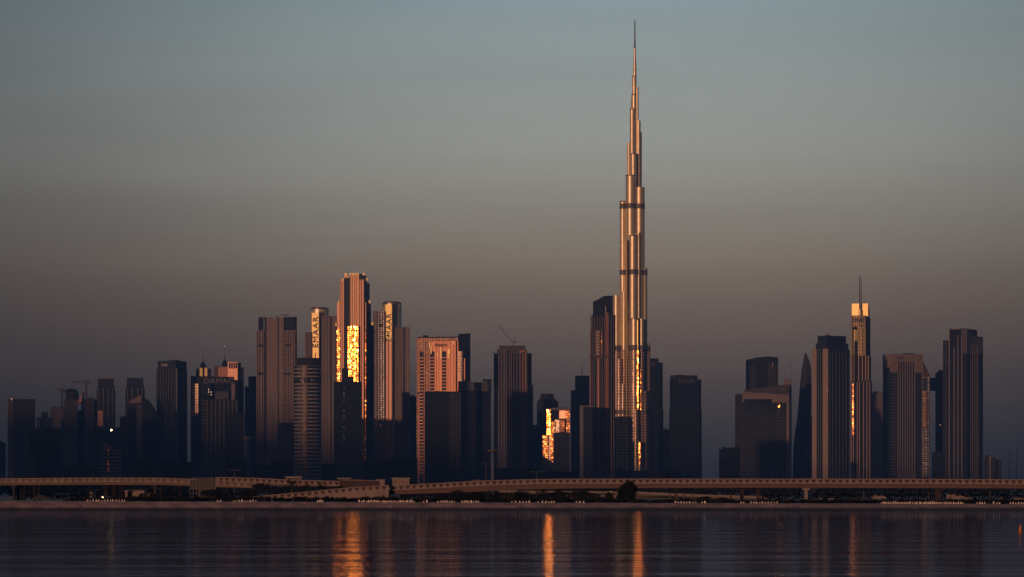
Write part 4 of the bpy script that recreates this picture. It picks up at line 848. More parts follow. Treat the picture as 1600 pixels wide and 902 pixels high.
# approach ramp on a retaining wall
RT = [(395, 776.2), (420, 773.8), (450, 771), (480, 768.3), (520, 764.3), (560, 760.5), (607.5, 758.2)]
e = empty('approach_ramp', (PX(500, 718), 718, GZ - .6), 'pinkish retaining wall ramp with a zigzag parapet rising to the viaduct', 'ramp')
ribbon('retaining_wall', 718, shift(RT, 6.5), [(395, 783), (607.5, 782.5)], 10, 'concrete', e)
ribbon('parapet', 718, shift(RT, .6), shift(RT, 6.6), .3, 'recess', e, off=.02); ribbon('parapet_rail', 718, RT, shift(RT, 1.4), .5, 'concrete', e, off=-.2)
motif('parapet_motif', 718, RT[1:], 7.0, 10.6, e, -.12)
bm = bmesh.new()
for px in (476, 519, 571, 600): bm_box(bm, PX(px, 718) - e.location.x - .05, PX(px, 718) - e.location.x + .05, -.04, .1, -.2, PZ(poly_at(RT, px) + 7, 718) - e.location.z)
finish(bm, 'wall_joints', [M['recess']], e)
e = empty('retaining_wall', (PX(575, 860), 860, GZ - .6), 'dim wedge shaped retaining wall behind the start of the viaduct', 'wall')
ribbon('wall', 860, [(530, 750.5), (560, 750.8), (592, 752)], [(530, 768), (592, 768)], 4, 'recess', e); ribbon('coping', 860, [(530, 749.6), (560, 749.9), (592, 751.1)], [(530, 750.6), (560, 750.9), (592, 752.1)], 4.6, 'concrete', e, off=-.3)
e = empty('low_wall', (PX(1060, 880), 880, GZ - .6), 'long low pale wall seen in pieces under the viaduct, right of the round tree', 'wall')
LW = [(780, 766.5), (925, 767.6), (1000, 768.6), (1100, 773), (1200, 776)]
ribbon('wall', 880, LW, shift(LW, 3.4), .5, 'pale', e); ribbon('footing', 880, shift(LW, 3.4), [(780, 783), (1200, 783)], .8, 'band', e, off=.1)
e = empty('low_wall', (PX(990, 800), 800, GZ - .6), 'second pale kerb wall just below the first one under the viaduct', 'wall')
LW2 = [(925, 773.5), (1000, 774.8), (1050, 776), (1085, 779)]
ribbon('wall', 800, LW2, shift(LW2, 2.6), .5, 'pale', e); ribbon('coping', 800, shift(LW2, -.5), LW2, .7, 'concrete', e, off=-.1)

# ------------------------------------------------------------------ sheds, boxes, vehicles, lamps
def shed(name, label, cat, x0, x1, yt, yb, D, mat, windows=(), roof=True, d=5):
    e = empty(name, (PX((x0 + x1) / 2, D), D, PZ(yb, D)), label, cat)
    s = D / F; w = (x1 - x0) * s / 2; h = (yb - yt) * s
    bm = bmesh.new(); bm_box(bm, -w, w, 0, d, 0, h); finish(bm, 'wall', [M[mat]], e)
    if roof:
        bm = bmesh.new(); bm_box(bm, -w - .35, w + .35, -.45, d + .45, h + .004, h + .26); finish(bm, 'roof', [M['tin']], e)
    for a, b_, y0, y1 in windows:
        X0 = (a - (x0 + x1) / 2) * s; X1 = (b_ - (x0 + x1) / 2) * s
        bm = bmesh.new(); bm_box(bm, X0, X1, -.05, .1, (yb - y0) * s, (yb - y1) * s); finish(bm, 'window', [M['glasswin']], e)
    return e
shed('gatehouse', 'flat roofed pale building with two small windows behind the start of the viaduct', 'building', 613, 639.5, 748, 763, 900, 'concrete', ((616, 619, 753.6, 752.4), (629.5, 632.5, 753.6, 752.4)))
shed('shed', 'pale windowless block left of the flat roofed gatehouse', 'shed', 588, 601, 749, 763, 905, 'concrete', (), False)
shed('kiosk', 'small open sided shelter with a flat roof left of the pale windowless block', 'kiosk', 528, 547, 748.2, 757, 930, 'recess', ((530, 545, 752.4, 750),))
shed('bus', 'long pale coach standing on the farther ramp behind the palms', 'bus', 447, 470.5, 746, 752, 905, 'concrete', ((448.5, 469, 749.4, 747.6),), True, 2.6)
shed('site_cabin', 'small square pink cabin under the left viaduct', 'cabin', 136, 146.2, 766.4, 778, 800, 'pale', ((140, 143, 776, 771),))
shed('warehouse', 'low pale warehouse under the left viaduct behind two bushes', 'warehouse', 200, 225.5, 765.5, 778, 800, 'pale', ((202, 205, 774, 770),))
shed('shed', 'narrow pale shed beside the low warehouse', 'shed', 195.6, 199, 768, 778, 798, 'concrete', ())
shed('shed', 'dim grey shed right of the low warehouse under the viaduct', 'shed', 227, 246, 764, 778, 815, 'recess', ((232, 235, 770, 767),))
# dark latticed screen standing in for a shadow on the left viaduct
e = empty('shadow_screen', (PX(318, 745), 745, GZ - .6), 'dark screen standing in for a shadow across part of the left viaduct', 'shadow_screen')
x0, x1, zt = PX(297, 745) - e.location.x, PX(337, 745) - e.location.x, PZ(747, 745) - e.location.z
bm = bmesh.new(); bm_box(bm, x0, x1, 0, .06, PZ(765, 745) - e.location.z, zt - .5); bm_box(bm, x0 + 2, x1 - .6, 1.2, 1.26, 0, zt); finish(bm, 'shadow_sheet', [M['shadow_sheet']], e)
bm = bmesh.new()
for x in xr(x0, x1, 9): bm_rod(bm, (x, -.1, 0), (x, -.1, zt + .2), .06, 5)
for z in xr(.8, zt, 5): bm_rod(bm, (x0, -.12, z), (x1, -.12, z), .05, 5)
finish(bm, 'screen_tubes', [M['pole']], e)

def wheel_bm(x, y, r=.33, w=.22):
    bm = bmesh.new(); bm_rod(bm, (x, y - w / 2, r), (x, y + w / 2, r), r, 14); return bm
def car(label, px, D, z, mat, van=False, group='vehicles near the viaducts'):
    e = empty('van' if van else 'car', (PX(px, D), D, z), label, 'van' if van else 'car', group)
    L_, H = (5.0, 2.0) if van else (4.4, 1.42)
    prof = [(-L_/2, .35), (L_/2, .35), (L_/2, .8), (L_/2 - .25, 1.0), (L_/2 - 1.0, 1.05), (L_/2 - 1.6, H), (-L_/2 + .1, H), (-L_/2, .9)] if van else \
           [(-2.2, .32), (2.2, .32), (2.2, .68), (2.05, .82), (1.15, .93), (.45, 1.38), (-1.1, 1.42), (-1.85, 1.0), (-2.18, .92)]
    bm = bmesh.new()
    A = [bm.verts.new((x, -.85, zz)) for x, zz in prof]; B = [bm.verts.new((x, .85, zz)) for x, zz in prof]
    bm.faces.new(A); bm.faces.new(list(reversed(B)))
    for k in range(len(prof)): bm.faces.new((A[(k+1) % len(prof)], A[k], B[k], B[(k+1) % len(prof)]))
    bmesh.ops.bevel(bm, geom=[ed for ed in bm.edges], offset=.05, segments=2, affect='EDGES')
    finish(bm, 'body', [M[mat]], e)
    bm = bmesh.new()
    q = [(L_/2 - 1.25, 1.1), (L_/2 - 1.75, H - .15), (-.2, H - .15), (-.2, 1.1)] if van else [(1.0, .95), (.45, 1.3), (-1.05, 1.33), (-1.65, 1.0)]
    for y in (-.9, .86):
        vs = [bm.verts.new((x, y, zz)) for x, zz in q]; v2 = [bm.verts.new((x, y + .04, zz)) for x, zz in q]
        bm.faces.new(vs); bm.faces.new(list(reversed(v2)))
        for k in range(4): bm.faces.new((vs[(k+1) % 4], vs[k], v2[k], v2[(k+1) % 4]))
    finish(bm, 'side_window', [M['glasswin']], e)
    for x in (-L_/2 + .85, L_/2 - .85):
        for y in (-.78, .78): finish(wheel_bm(x, y), 'wheel', [M['rubber']], e)
    return e
car('pale car driving on the long viaduct below the dusky capped tower', 748, 724.5, PZ(758.3, 724.5), 'tin')
car('pale car on the left viaduct catching the light', 140, 774, PZ(754.6, 774), 'tin')
car('pale car on the viaduct start right of the gatehouse', 662, 724.5, PZ(764.2, 724.5), 'tin')
car('pale van parked under the right viaduct below the pale capped tower', 1370, 760, GZ - .3, 'pale', True)
car('pale car parked nose to tail with the van under the right viaduct', 1383, 770, GZ - .45, 'pale')
car('pale van parked under the right viaduct near its rightmost pier', 1493, 755, GZ - .3, 'pale', True)
car('grey car parked behind the pale van under the right viaduct', 1507, 775, GZ - .4, 'tin')
car('white car parked under the viaduct, left one of two by the right edge', 1573, 770, GZ - .8, 'tin')
car('white car parked under the viaduct, right one of two by the right edge', 1590, 770, GZ - .8, 'tin')
car('pale car parked below the leaf shaped tower under the viaduct', 1292, 775, GZ - .8, 'tin')
car('dark car parked under the left viaduct by the small pink cabin', 165, 760, GZ - .3, 'crown')
car('dark car parked under the left viaduct near its double piers', 66, 760, GZ - .3, 'crown')

def lamp_post(label, px, D, ytop, head='arm', w=.11, lit=False, group='lamp posts behind the viaducts'):
    e = empty('lamp_post', (PX(px, D), D, GZ - .6), label, 'lamp post', group)
    h = PZ(ytop, D) - GZ + .6
    bm = bmesh.new(); bm_rod(bm, (0, 0, -.3), (0, 0, h), w, 8, w * .6); finish(bm, 'pole', [M['pole']], e)
    bm = bmesh.new()
    if head == 'ring':
        bm_rod(bm, (0, 0, h - .3), (0, 0, h + .3), .5, 12, .9); 
        for k in range(10):
            th = k * math.pi / 5; bm_box(bm, math.cos(th) * 1.3 - .35, math.cos(th) * 1.3 + .35, math.sin(th) * 1.3 - .35, math.sin(th) * 1.3 + .35, h - .2, h + .2)
        bm_rod(bm, (0, 0, h), (0, 0, h + .05), 1.5, 16)
    else:
        bm_rod(bm, (-1.2, 0, h + .15), (1.2, 0, h + .15), .05, 6); bm_box(bm, -1.6, -1.0, -.12, .12, h + .1, h + .24); bm_box(bm, 1.0, 1.6, -.12, .12, h + .1, h + .24)
    finish(bm, 'lamp_head', [M['lamp_dim' if lit else 'band']], e)
lamp_post('tall mast lamp with a round head, left of the crane topped tower', 770.5, 820, 704.5, 'ring', .22)
lamp_post('short double armed lamp on the viaduct below the glinting building', 838.5, 735, 738.5)
lamp_post('double armed lamp left of the coach on the farther ramp', 366, 910, 735.5)
lamp_post('double armed lamp at the viaduct below the bridge linked towers', 1451, 740, 733)
lamp_post('double armed lamp at the viaduct below the last tall tower', 1547, 740, 724)
lamp_post('double armed lamp at the viaduct below the gold topped tower', 1349.5, 740, 731)
lamp_post('double armed lamp rising behind the black block left of the high mast lamp', 759.5, 860, 726)
e = empty('flood_lamp', (PX(160.3, 640), 640, GZ - .3), 'small lit lamp at the foot of the left viaduct above the shore', 'lamp')
bm = bmesh.new(); bm_rod(bm, (0, 0, 0), (0, 0, 1.0), .05, 6); finish(bm, 'pole', [M['pole']], e)
bm = bmesh.new(); bm_box(bm, -.16, .16, -.12, .06, .9, 1.12); finish(bm, 'lamp', [M['lamp_dim']], e)
e = empty('flood_lamp', (PX(954, 735), 735, GZ - .3), 'small white work lamp under the viaduct left of the round tree', 'lamp')
bm = bmesh.new(); bm_rod(bm, (0, 0, 0), (0, 0, 2.5), .05, 6); finish(bm, 'pole', [M['pole']], e)
bm = bmesh.new(); bm_box(bm, -.1, .1, -.1, .05, 2.2, 2.4); finish(bm, 'lamp', [M['litwin']], e)

# ------------------------------------------------------------------ barrier blocks along the bank
rowsp = [(137, 195, 14), (340.5, 344.5, 2), (365, 400, 9), (496.5, 504, 3), (561.5, 588, 8), (592, 625, 10), (627, 647, 7), (662, 667, 2), (685, 710, 8), (722, 748, 8),
         (800.5, 806, 2), (812, 827, 4), (841, 848, 2), (853, 866, 4), (901, 912, 3), (1055.5, 1087, 8), (1097.5, 1101.5, 2), (1158, 1162, 2), (1173, 1214, 10),
         (1377, 1392, 5), (1396, 1416, 7), (1419, 1433, 5), (1437, 1460, 8), (1463, 1486, 8), (1490, 1505, 5), (1527, 1539, 4), (1553, 1562, 3), (1579, 1600, 6)]
bm = bmesh.new()
A = [bm.verts.new(p) for p in ((-.16,-.2,0),(.16,-.2,0),(.16,.2,0),(-.16,.2,0),(-.10,-.12,.62),(.10,-.12,.62),(.10,.12,.62),(-.10,.12,.62))]
for q in ((3,2,1,0),(4,5,6,7),(0,1,5,4),(1,2,6,5),(2,3,7,6),(3,0,4,7)): bm.faces.new([A[i] for i in q])
bmesh.ops.bevel(bm, geom=list(bm.edges), offset=.03, segments=2, affect='EDGES')
proto = None
for a, b_, n in rowsp:
    for px in xr(a, b_, n):
        px += random.uniform(-.35, .35); x = PX(px, 603.2); z = bank_z(x) - .12
        if proto is None:
            o = proto = finish(bm, 'barrier_block', [M['block']])
        else:
            o = proto.copy(); C.objects.link(o)
        o.location = (x, 603.2 + random.uniform(-.2, .2), z); o.rotation_euler = (0, random.uniform(-.12, .12), random.uniform(0, 1.5)); s = random.uniform(.75, 1.05); o.scale = (s, s, s * random.uniform(.8, 1.05))
        tag(o, 'small pale barrier block standing in a row along the top of the shore bank', 'barrier block', 'barrier blocks along the shore')

# ------------------------------------------------------------------ trees and shrubs
def leaf_cloud(bm, blobs, n, size, rnd):
    for _ in range(n):
        c, r = rnd.choices(blobs, [b[1][0] * b[1][2] for b in blobs])[0]
        while True:
            p = Vector((rnd.uniform(-1, 1), rnd.uniform(-1, 1), rnd.uniform(-1, 1)))
            if .25 < p.length < 1: break
        p *= rnd.uniform(.8, 1.12)
        o = Vector((c[0] + p.x * r[0], c[1] + p.y * r[1], c[2] + p.z * r[2]))
        u = Vector((rnd.gauss(0, 1), rnd.gauss(0, 1), rnd.gauss(0, 1))).normalized(); v = u.cross(Vector((rnd.gauss(0, 1), rnd.gauss(0, 1), rnd.gauss(0, 1)))).normalized()
        s = size * rnd.uniform(.6, 1.4)
        vs = [bm.verts.new(o + u * s * a + v * s * b_) for a, b_ in ((-.6, 0), (0, -.32), (.7, 0), (0, .32))]
        bm.faces.new(vs)
def crown_tree(label, px, D, ytop, wpx, ybase=None, group='trees between shore and viaduct', mat='leaf', seed=1, trunk=.3, leafs=900):
    rnd = random.Random(seed); s = D / F
    zb = GZ - .5 if ybase is None else PZ(ybase, D)
    h = PZ(ytop, D) - zb; w = wpx * s
    e = empty('tree', (PX(px, D), D, zb), label, 'tree', group)
    blobs = [((0, 0, h * (trunk + (1 - trunk) * .5)), (w * .40, w * .36, h * (1 - trunk) * .44))]
    for k in range(7):
        th = rnd.uniform(0, 6.28); rr = w * rnd.uniform(.22, .34)
        blobs.append(((math.cos(th) * rr, math.sin(th) * rr * .9, h * rnd.uniform(trunk + .1, .82)), (w * rnd.uniform(.14, .22),) * 2 + (h * rnd.uniform(.12, .18),)))
    blobs.append(((w * rnd.uniform(-.1, .1), 0, h * .86), (w * .2, w * .2, h * .13)))
    bm = bmesh.new(); leaf_cloud(bm, blobs, leafs, .09 * math.sqrt(w * h) * .55 + .05, rnd); finish(bm, 'crown', [M[mat]], e)
    bm = bmesh.new(); bm_rod(bm, (0, 0, -.2), (0, 0, h * (trunk + .15)), .035 * h + .04, 8, .02 * h + .02)
    for k in range(5):
        th = rnd.uniform(0, 6.28); bm_rod(bm, (0, 0, h * (trunk * .8)), (math.cos(th) * w * .28, math.sin(th) * w * .28, h * rnd.uniform(.5, .8)), .016 * h + .02, 6, .01)
    finish(bm, 'trunk', [M['bark']], e)
def palm(label, px, D, ytop, wpx, group='palms left of centre', seed=1):
    rnd = random.Random(seed); s = D / F; zb = GZ - .5; h = PZ(ytop, D) - zb; w = wpx * s
    e = empty('palm_tree', (PX(px, D), D, zb), label, 'palm', group)
    bm = bmesh.new(); pa = Vector((0, 0, -.2))
    for k in range(6):
        p = Vector((.12 * math.sin(k * .6 + seed), .05 * k, (h - w * .30) * (k + 1) / 6)); bm_rod(bm, pa, p, .20 - .012 * k, 8, .19 - .012 * k); pa = p
    finish(bm, 'trunk', [M['bark']], e)
    bm = bmesh.new()
    for k in range(34):
        th = rnd.uniform(0, 6.28); el = rnd.uniform(-.45, 1.25); Lf = w * .56 * rnd.uniform(.85, 1.1); prev = pa; n = 9
        d = Vector((math.cos(th) * math.cos(el), math.sin(th) * math.cos(el), math.sin(el)))
        for i in range(n):
            nx = prev + d * Lf / n; d = (d + Vector((0, 0, -.13))).normalized(); side = d.cross(Vector((0, 0, 1))).normalized()
            ll = Lf * .26 * math.sin(math.pi * (i + .8) / (n + .6))
            for sg in (-1, 1):
                tip = prev.lerp(nx, .5) + side * sg * ll + d * ll * .6 + Vector((0, 0, -.25 * ll))
                bm.faces.new([bm.verts.new(q) for q in (prev, prev.lerp(nx, .55), tip)])
            prev = nx
    finish(bm, 'crown', [M['leaf']], e)
palm('leftmost of four palms in front of the farther ramp', 417, 735, 756, 25, seed=1); palm('tall full palm just left of the coach on the ramp', 456, 733, 751.5, 26, seed=2)
palm('slender palm right of the coach, third of the row', 479, 736, 756, 18, seed=3); palm('rightmost of four palms in front of the farther ramp', 502, 734, 755.5, 26, seed=4)
crown_tree('low spreading tree behind the retaining wall ramp', 531, 745, 758, 34, seed=5, leafs=700); crown_tree('dark tree filling the gap below the shadow screen', 330, 735, 764, 50, seed=6, leafs=1400, trunk=.1)
crown_tree('dark bushy tree left of the palms under the ramp', 388, 735, 763, 40, seed=7, leafs=1200, trunk=.1); crown_tree('dark tree between the second and third palm', 437, 745, 762, 26, seed=8, leafs=700, trunk=.1)
crown_tree('big round dark tree rising in front of the viaduct below the tallest tower', 981, 655, 750.5, 37, seed=9, leafs=4200, trunk=.06)
for px, yt, w, D, l in ((716, 764.5, 30, 690, 'round dark tree under the rising part of the viaduct'), (744, 768, 34, 692, 'low wide tree under the viaduct below the capped tower'), (776, 769.5, 26, 690, 'low tree just right of the rising part of the viaduct'), (816, 764, 36, 700, 'square crowned tree under the viaduct below the crane topped tower'),
                        (850, 765, 30, 700, 'left half of a wide tree clump below the glinting building'), (872, 763.5, 28, 702, 'right half of a wide tree clump below the glinting building'), (905, 763.5, 36, 698, 'domed tree under the viaduct below the stepped spire tower'), (928, 770, 26, 694, 'low tree right of the domed tree'),
                        (951, 768, 20, 680, 'small tree tucked against the left side of the big round tree'), (1100, 775.5, 34, 690, 'low bushy tree below the broad black lettered tower'), (1128, 776.5, 24, 688, 'low bushy tree right of the pair of barrier blocks'), (690, 771, 30, 688, 'low dark tree at the left under the rising viaduct'),
                        (224, 770, 20, 650, 'rounded bush like tree in front of the low warehouse'), (238, 769, 14, 652, 'narrow bush like tree right of the low warehouse')):
    crown_tree(l, px, D, yt, w, seed=int(px), leafs=1100, trunk=.08)
for i, (px, yt, w) in enumerate(((1046, 763.5, 12), (1058, 764.5, 11), (1069, 763, 12), (1081, 765, 10), (1142, 766, 10))):
    palm(('first', 'second', 'third', 'fourth', 'lone fifth')[i] + ' slim palm from the round tree, under the right viaduct', px, 700, yt, w, 'slim palms under the right viaduct', 20 + i)
# shrubs: three meshes copied along the bank
protos = []
for k in range(4):
    rnd = random.Random(50 + k); bm = bmesh.new()
    bl = [((rnd.uniform(-.5, .5), rnd.uniform(-.3, .3), rnd.uniform(.25, .6)), (rnd.uniform(.35, .6), .4, rnd.uniform(.25, .45))) for _ in range(6)]
    leaf_cloud(bm, bl, 620, .14, rnd); me = bpy.data.meshes.new('shrub'); bm.to_mesh(me); bm.free(); me.materials.append(M['leaf' if k % 2 else 'leaf2']); protos.append(me)
rnd = random.Random(5)
def shrub_top(px):
    if px < 110: return None
    if px < 200: return 778
    if px < 405: return 776
    if px < 620: return 776.5
    if px < 960: return 778
    if px < 1000: return 780
    return 780.5
px = 112
while px < 1606:
    D = rnd.uniform(608, 626); top = shrub_top(px) + rnd.uniform(-2.2, 1.4)
    o = bpy.data.objects.new('shrub', protos[rnd.randrange(4)]); C.objects.link(o)
    zb = bank_z(PX(px, D)) - .1; h = max(.5, PZ(top, D) - zb)
    o.location = (PX(px, D), D, zb); o.scale = (rnd.uniform(1.2, 2.1), 1.2, h / .95); o.rotation_euler = (0, 0, rnd.uniform(-.4, .4) + (math.pi if rnd.random() < .5 else 0))
    tag(o, 'low dark shrub in the hedge line behind the shore bank', 'shrub', 'shrubs along the shore bank')
    px += rnd.uniform(5.5, 9)
def wood(name, x0, x1, D, hz, n, size, seed, label_mat='leaf'):
    rnd = random.Random(seed); bm = bmesh.new()
    for _ in range(n):
        px = rnd.uniform(x0, x1); hmax = hz * (.62 + .38 * (0.5 + 0.5 * noise2(px * .045, 0, seed) / 1.6)); z = GZ - .5 + hmax * rnd.random() ** .6
        o = Vector((PX(px, D), D + rnd.uniform(-8, 8), z)); u = Vector((rnd.gauss(0, 1), rnd.gauss(0, .4), rnd.gauss(0, 1))).normalized(); v = u.cross(Vector((rnd.gauss(0, .4), 1, rnd.gauss(0, .4)))).normalized(); s = size * rnd.uniform(.6, 1.4)
        bm.faces.new([bm.verts.new(o + u * s * a + v * s * b_) for a, b_ in ((-.6, 0), (0, -.4), (.7, 0), (0, .4))])
    o = finish(bm, name, [M[label_mat]]); tag(o, 'dark belt of trees along the foot of the skyline behind the viaducts' if D > 1000 else {4: 'dark scrub under the right viaduct', 6: 'dark scrub under the viaduct left of the big round tree', 8: 'dark scrub under the left viaduct'}[seed], 'trees', None, 'stuff'); return o
wood('tree_belt', -60, 1660, 1500, 8.6, 9000, 1.6, 3)
wood('scrub', 1190, 1640, 800, 2.3, 3500, .35, 4); wood('scrub', 625, 960, 835, 2.6, 4200, .38, 6); wood('scrub', 40, 400, 850, 2.2, 3500, .38, 8) 

# ------------------------------------------------------------------ buoy and birds
e = empty('buoy', (PX(1594, 268), 268, 0), 'small orange cone buoy floating near the right edge', 'buoy')
bm = bmesh.new(); bm_rod(bm, (0, 0, .14), (0, 0, .78), .15, 16, .045); bm_rod(bm, (0, 0, .78), (0, 0, .84), .045, 12, .02); finish(bm, 'cone', [M['orange']], e)
bm = bmesh.new(); bm_rod(bm, (0, 0, -.1), (0, 0, .14), .17, 16, .19); finish(bm, 'float', [M['buoydark']], e)
e.rotation_euler = (0, .05, .3)
for px, y, l in ((38, 220.5, 'tiny dark bird in the sky near the left edge'), (1229, 224.5, 'tiny dark bird in the sky right of the tallest tower')):
    e = empty('bird', (PX(px, 1100), 1100, PZ(y, 1100)), l, 'bird')
    bm = bmesh.new(); vs = [bm.verts.new(p) for p in ((0, -.3, 0), (.06, 0, .05), (0, .3, 0), (-.06, 0, .05), (0, 0, -.07))]
    for q in ((0, 1, 4), (1, 2, 4), (2, 3, 4), (3, 0, 4), (1, 0, 3), (2, 1, 3)): bm.faces.new([vs[i] for i in q])
    finish(bm, 'body', [M['bird']], e)
    for sg in (-1, 1):
        bm = bmesh.new(); vs = [bm.verts.new(p) for p in ((sg * .04, -.12, .02), (sg * .35, -.1, .14), (sg * .62, .05, .04), (sg * .3, .1, .12), (sg * .04, .12, .02))]; bm.faces.new(vs); finish(bm, 'wing', [M['bird']], e)
# ------------------------------------------------------------------ unseen ridge added behind the viewer, shaped to shade the foot of the city
sd = Vector((-math.sin(R(SUN_AZ)) * math.cos(R(SUN_EL)), -math.cos(R(SUN_AZ)) * math.cos(R(SUN_EL)), math.sin(R(SUN_EL))))   # towards the sun
RIDGE_Y = -1500.0
prof = [(-250, 616), (0, 618), (140, 622), (150, 642), (250, 640), (300, 638), (372, 640), (394, 688), (415, 690), (430, 684), (445, 690), (470, 692), (500, 690), (530, 688), (560, 690), (600, 704), (640, 712), (700, 716), (760, 722), (840, 716), (850, 712), (866, 724), (930, 726), (1016, 726), (1100, 740), (1250, 752), (1420, 752), (1800, 754), (2400, 760)]
pv = []
for px, y in prof:
    p = Vector((PX(px, 4650), 4650, PZ(y, 4650))); t_ = (RIDGE_Y - p.y) / sd.y; q = p + sd * t_; pv.append((q.x, q.z))
pv.insert(0, (-5600, pv[0][1] * .9)); pv[-1] = (min(pv[-1][0], -2250), pv[-1][1]); pv.append((-2000, 60)); pv.append((3500, 40))
bm = bmesh.new(); rows = []
for x, z in pv: rows.append([bm.verts.new(p) for p in ((x, RIDGE_Y + 300, 0), (x, RIDGE_Y, z), (x, RIDGE_Y - 500, z * .6), (x, RIDGE_Y - 900, 0))])
for a, b_ in zip(rows, rows[1:]):
    for k in range(3): bm.faces.new((a[k], b_[k], b_[k + 1], a[k + 1]))
bmesh.ops.recalc_face_normals(bm, faces=bm.faces)
h = finish(bm, 'shadow_ridge', [plain('shadow_ridge_surface', (.10, .08, .07), .95, 0, .3, .01)]); tag(h, None, None, None, 'structure')
# ------------------------------------------------------------------ sky
W = bpy.data.worlds.new('World'); SC.world = W; W.use_nodes = True; nt = W.node_tree; L = nt.links
bg = nt.nodes['Background']; bg.inputs['Strength'].default_value = .1
# faint uneven haze layers in the low sky
sky = N(nt, 'ShaderNodeTexSky'); sky.sky_type = 'NISHITA'; sky.sun_disc = False; sky.sun_elevation = R(SUN_EL)
sky.sun_rotation = math.atan2(sd.x, sd.y); sky.altitude = 0; sky.air_density = 1.2; sky.dust_density = 3.0; sky.ozone_density = 1.0
tc = N(nt, 'ShaderNodeTexCoord'); sp = N(nt, 'ShaderNodeSeparateXYZ'); L.new(tc.outputs['Generated'], sp.inputs[0])
z = sp.outputs[2]
ramp = N(nt, 'ShaderNodeValToRGB'); cr = ramp.color_ramp; cr.interpolation = 'EASE'
cr.interpolation = 'B_SPLINE'
STOPS = [(0.0, (.0155,.0165,.022)), (.011, (.0225,.0205,.022)), (.0274, (.046,.036,.031)), (.0436, (.082,.058,.046)), (.062, (.134,.096,.068)), (.078, (.190,.142,.099)), (.097, (.246,.212,.164)), (.120, (.288,.284,.246)), (.149, (.258,.288,.274)), (.176, (.200,.249,.258)), (.26, (.17,.28,.36)), (.5, (.12,.23,.36)), (1.0, (.08,.16,.29))]
while len(cr.elements) < len(STOPS): cr.elements.new(.5)
for e_, (p, c) in zip(cr.elements, STOPS): e_.position = p; e_.color = (*[v * HAZE_GAIN if 'HAZE_GAIN' in globals() else v for v in c], 1)
L.new(z, ramp.inputs['Fac'])
# brightest opposite the sun side of the view, dimmer to the left
ax = N(nt, 'ShaderNodeMapRange'); ax.interpolation_type = 'SMOOTHERSTEP'; ax.inputs['From Min'].default_value = -.30; ax.inputs['From Max'].default_value = .06; ax.inputs['To Min'].default_value = .36; ax.inputs['To Max'].default_value = 1.0
L.new(sp.outputs[0], ax.inputs['Value'])
ax2 = N(nt, 'ShaderNodeMapRange'); ax2.interpolation_type = 'SMOOTHSTEP'; ax2.inputs['From Min'].default_value = .05; ax2.inputs['From Max'].default_value = .30; ax2.inputs['To Min'].default_value = 1.0; ax2.inputs['To Max'].default_value = .55
L.new(sp.outputs[0], ax2.inputs['Value'])
g1 = N(nt, 'ShaderNodeVectorMath', operation='SCALE'); L.new(ramp.outputs['Color'], g1.inputs[0]); 
mpn = N(nt, 'ShaderNodeMapping'); mpn.inputs['Scale'].default_value = (5, 5, 38); L.new(tc.outputs['Generated'], mpn.inputs['Vector'])
nsk = N(nt, 'ShaderNodeTexNoise'); nsk.inputs['Scale'].default_value = 1; nsk.inputs['Detail'].default_value = 4; L.new(mpn.outputs[0], nsk.inputs['Vector'])
nmr = N(nt, 'ShaderNodeMapRange'); nmr.inputs['From Min'].default_value = .3; nmr.inputs['From Max'].default_value = .7; nmr.inputs['To Min'].default_value = 9.5; nmr.inputs['To Max'].default_value = 10.5; L.new(nsk.outputs['Fac'], nmr.inputs['Value'])
L.new(math_n(nt, 'MULTIPLY', math_n(nt, 'MULTIPLY', ax.outputs[0], ax2.outputs[0]), nmr.outputs[0]), g1.inputs['Scale'])
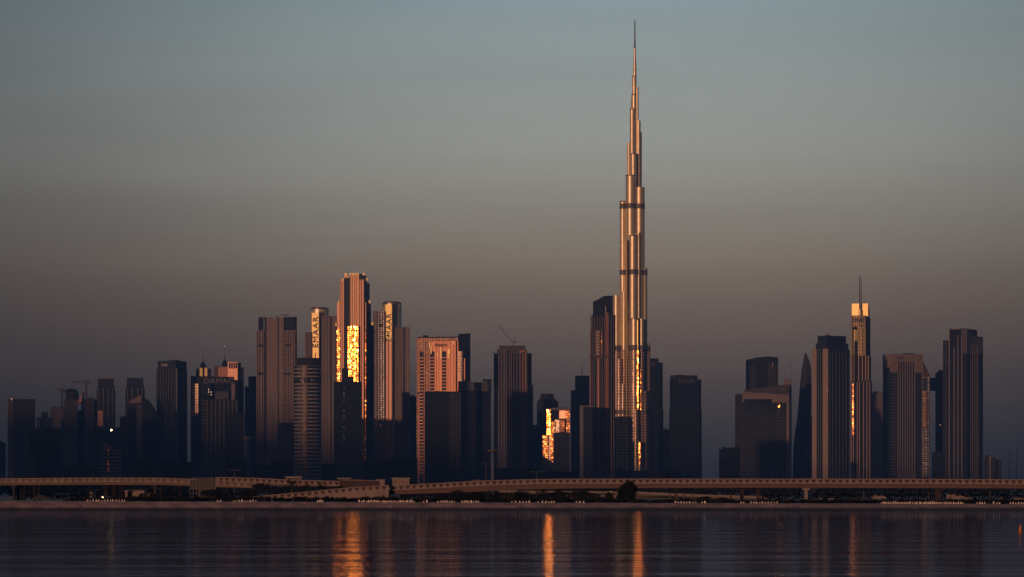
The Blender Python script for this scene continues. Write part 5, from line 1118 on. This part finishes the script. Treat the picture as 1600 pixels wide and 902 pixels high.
# sunward half: the physical sky with the dawn glow, dimmed away from the sun
g2 = N(nt, 'ShaderNodeVectorMath', operation='MULTIPLY'); L.new(sky.outputs[0], g2.inputs[0]); g2.inputs[1].default_value = (SKY_K if 'SKY_K' in globals() else (.30, .22, .17))
mxf = N(nt, 'ShaderNodeMapRange'); mxf.interpolation_type = 'SMOOTHSTEP'; mxf.inputs['From Min'].default_value = -.25; mxf.inputs['From Max'].default_value = .55; L.new(sp.outputs[1], mxf.inputs['Value'])
mx = N(nt, 'ShaderNodeMix', data_type='RGBA'); L.new(mxf.outputs[0], mx.inputs['Factor']); L.new(g2.outputs[0], mx.inputs['A']); L.new(g1.outputs[0], mx.inputs['B'])
L.new(mx.outputs['Result'], bg.inputs['Color'])
# ------------------------------------------------------------------ sun
ld = bpy.data.lights.new('sun', 'SUN'); ld.energy = SUN_E; ld.angle = R(.9); ld.color = SUN_C
so = bpy.data.objects.new('sun', ld); C.objects.link(so); so.rotation_euler = sd.to_track_quat('Z', 'Y').to_euler(); so.location = (-300, -500, 900)
# ------------------------------------------------------------------ haze
if HAZE > 0:
    bm = bmesh.new(); bm_box(bm, -5900, 5900, -2500, 9000, -2.2, 900)
    mh = bpy.data.materials.new('haze_air'); mh.use_nodes = True; nt = mh.node_tree; nt.nodes.remove(nt.nodes['Principled BSDF'])
    pvn = N(nt, 'ShaderNodeVolumePrincipled'); pvn.inputs['Color'].default_value = HAZE_COL; pvn.inputs['Density'].default_value = HAZE; pvn.inputs['Anisotropy'].default_value = .3
    nt.links.new(pvn.outputs[0], nt.nodes['Material Output'].inputs['Volume'])
    hz = finish(bm, 'haze', [mh]); tag(hz, 'thin dusky morning haze over the whole city', 'haze', None, 'stuff')
# ------------------------------------------------------------------ camera and render settings
cd = bpy.data.cameras.new('camera'); cam = bpy.data.objects.new('camera', cd); C.objects.link(cam)
cam.location = (0, 0, EYE); cam.rotation_euler = (R(90), 0, 0); cd.sensor_width = 36; cd.lens = 36 * F / 1600; cd.shift_y = (HY - 451) / 1600
cd.clip_start = .5; cd.clip_end = 30000; SC.camera = cam
SC.view_settings.view_transform = 'Standard'; SC.view_settings.look = 'None'; SC.view_settings.exposure = 0; SC.view_settings.gamma = 1
SC.render.engine = 'CYCLES'; cy = SC.cycles
cy.use_denoising = True; cy.max_bounces = 5; cy.diffuse_bounces = 2; cy.glossy_bounces = 4; cy.volume_bounces = 0; cy.transmission_bounces = 1; cy.sample_clamp_indirect = 120; cy.caustics_reflective = True
cy.use_adaptive_sampling = False; cy.blur_glossy = 0.0
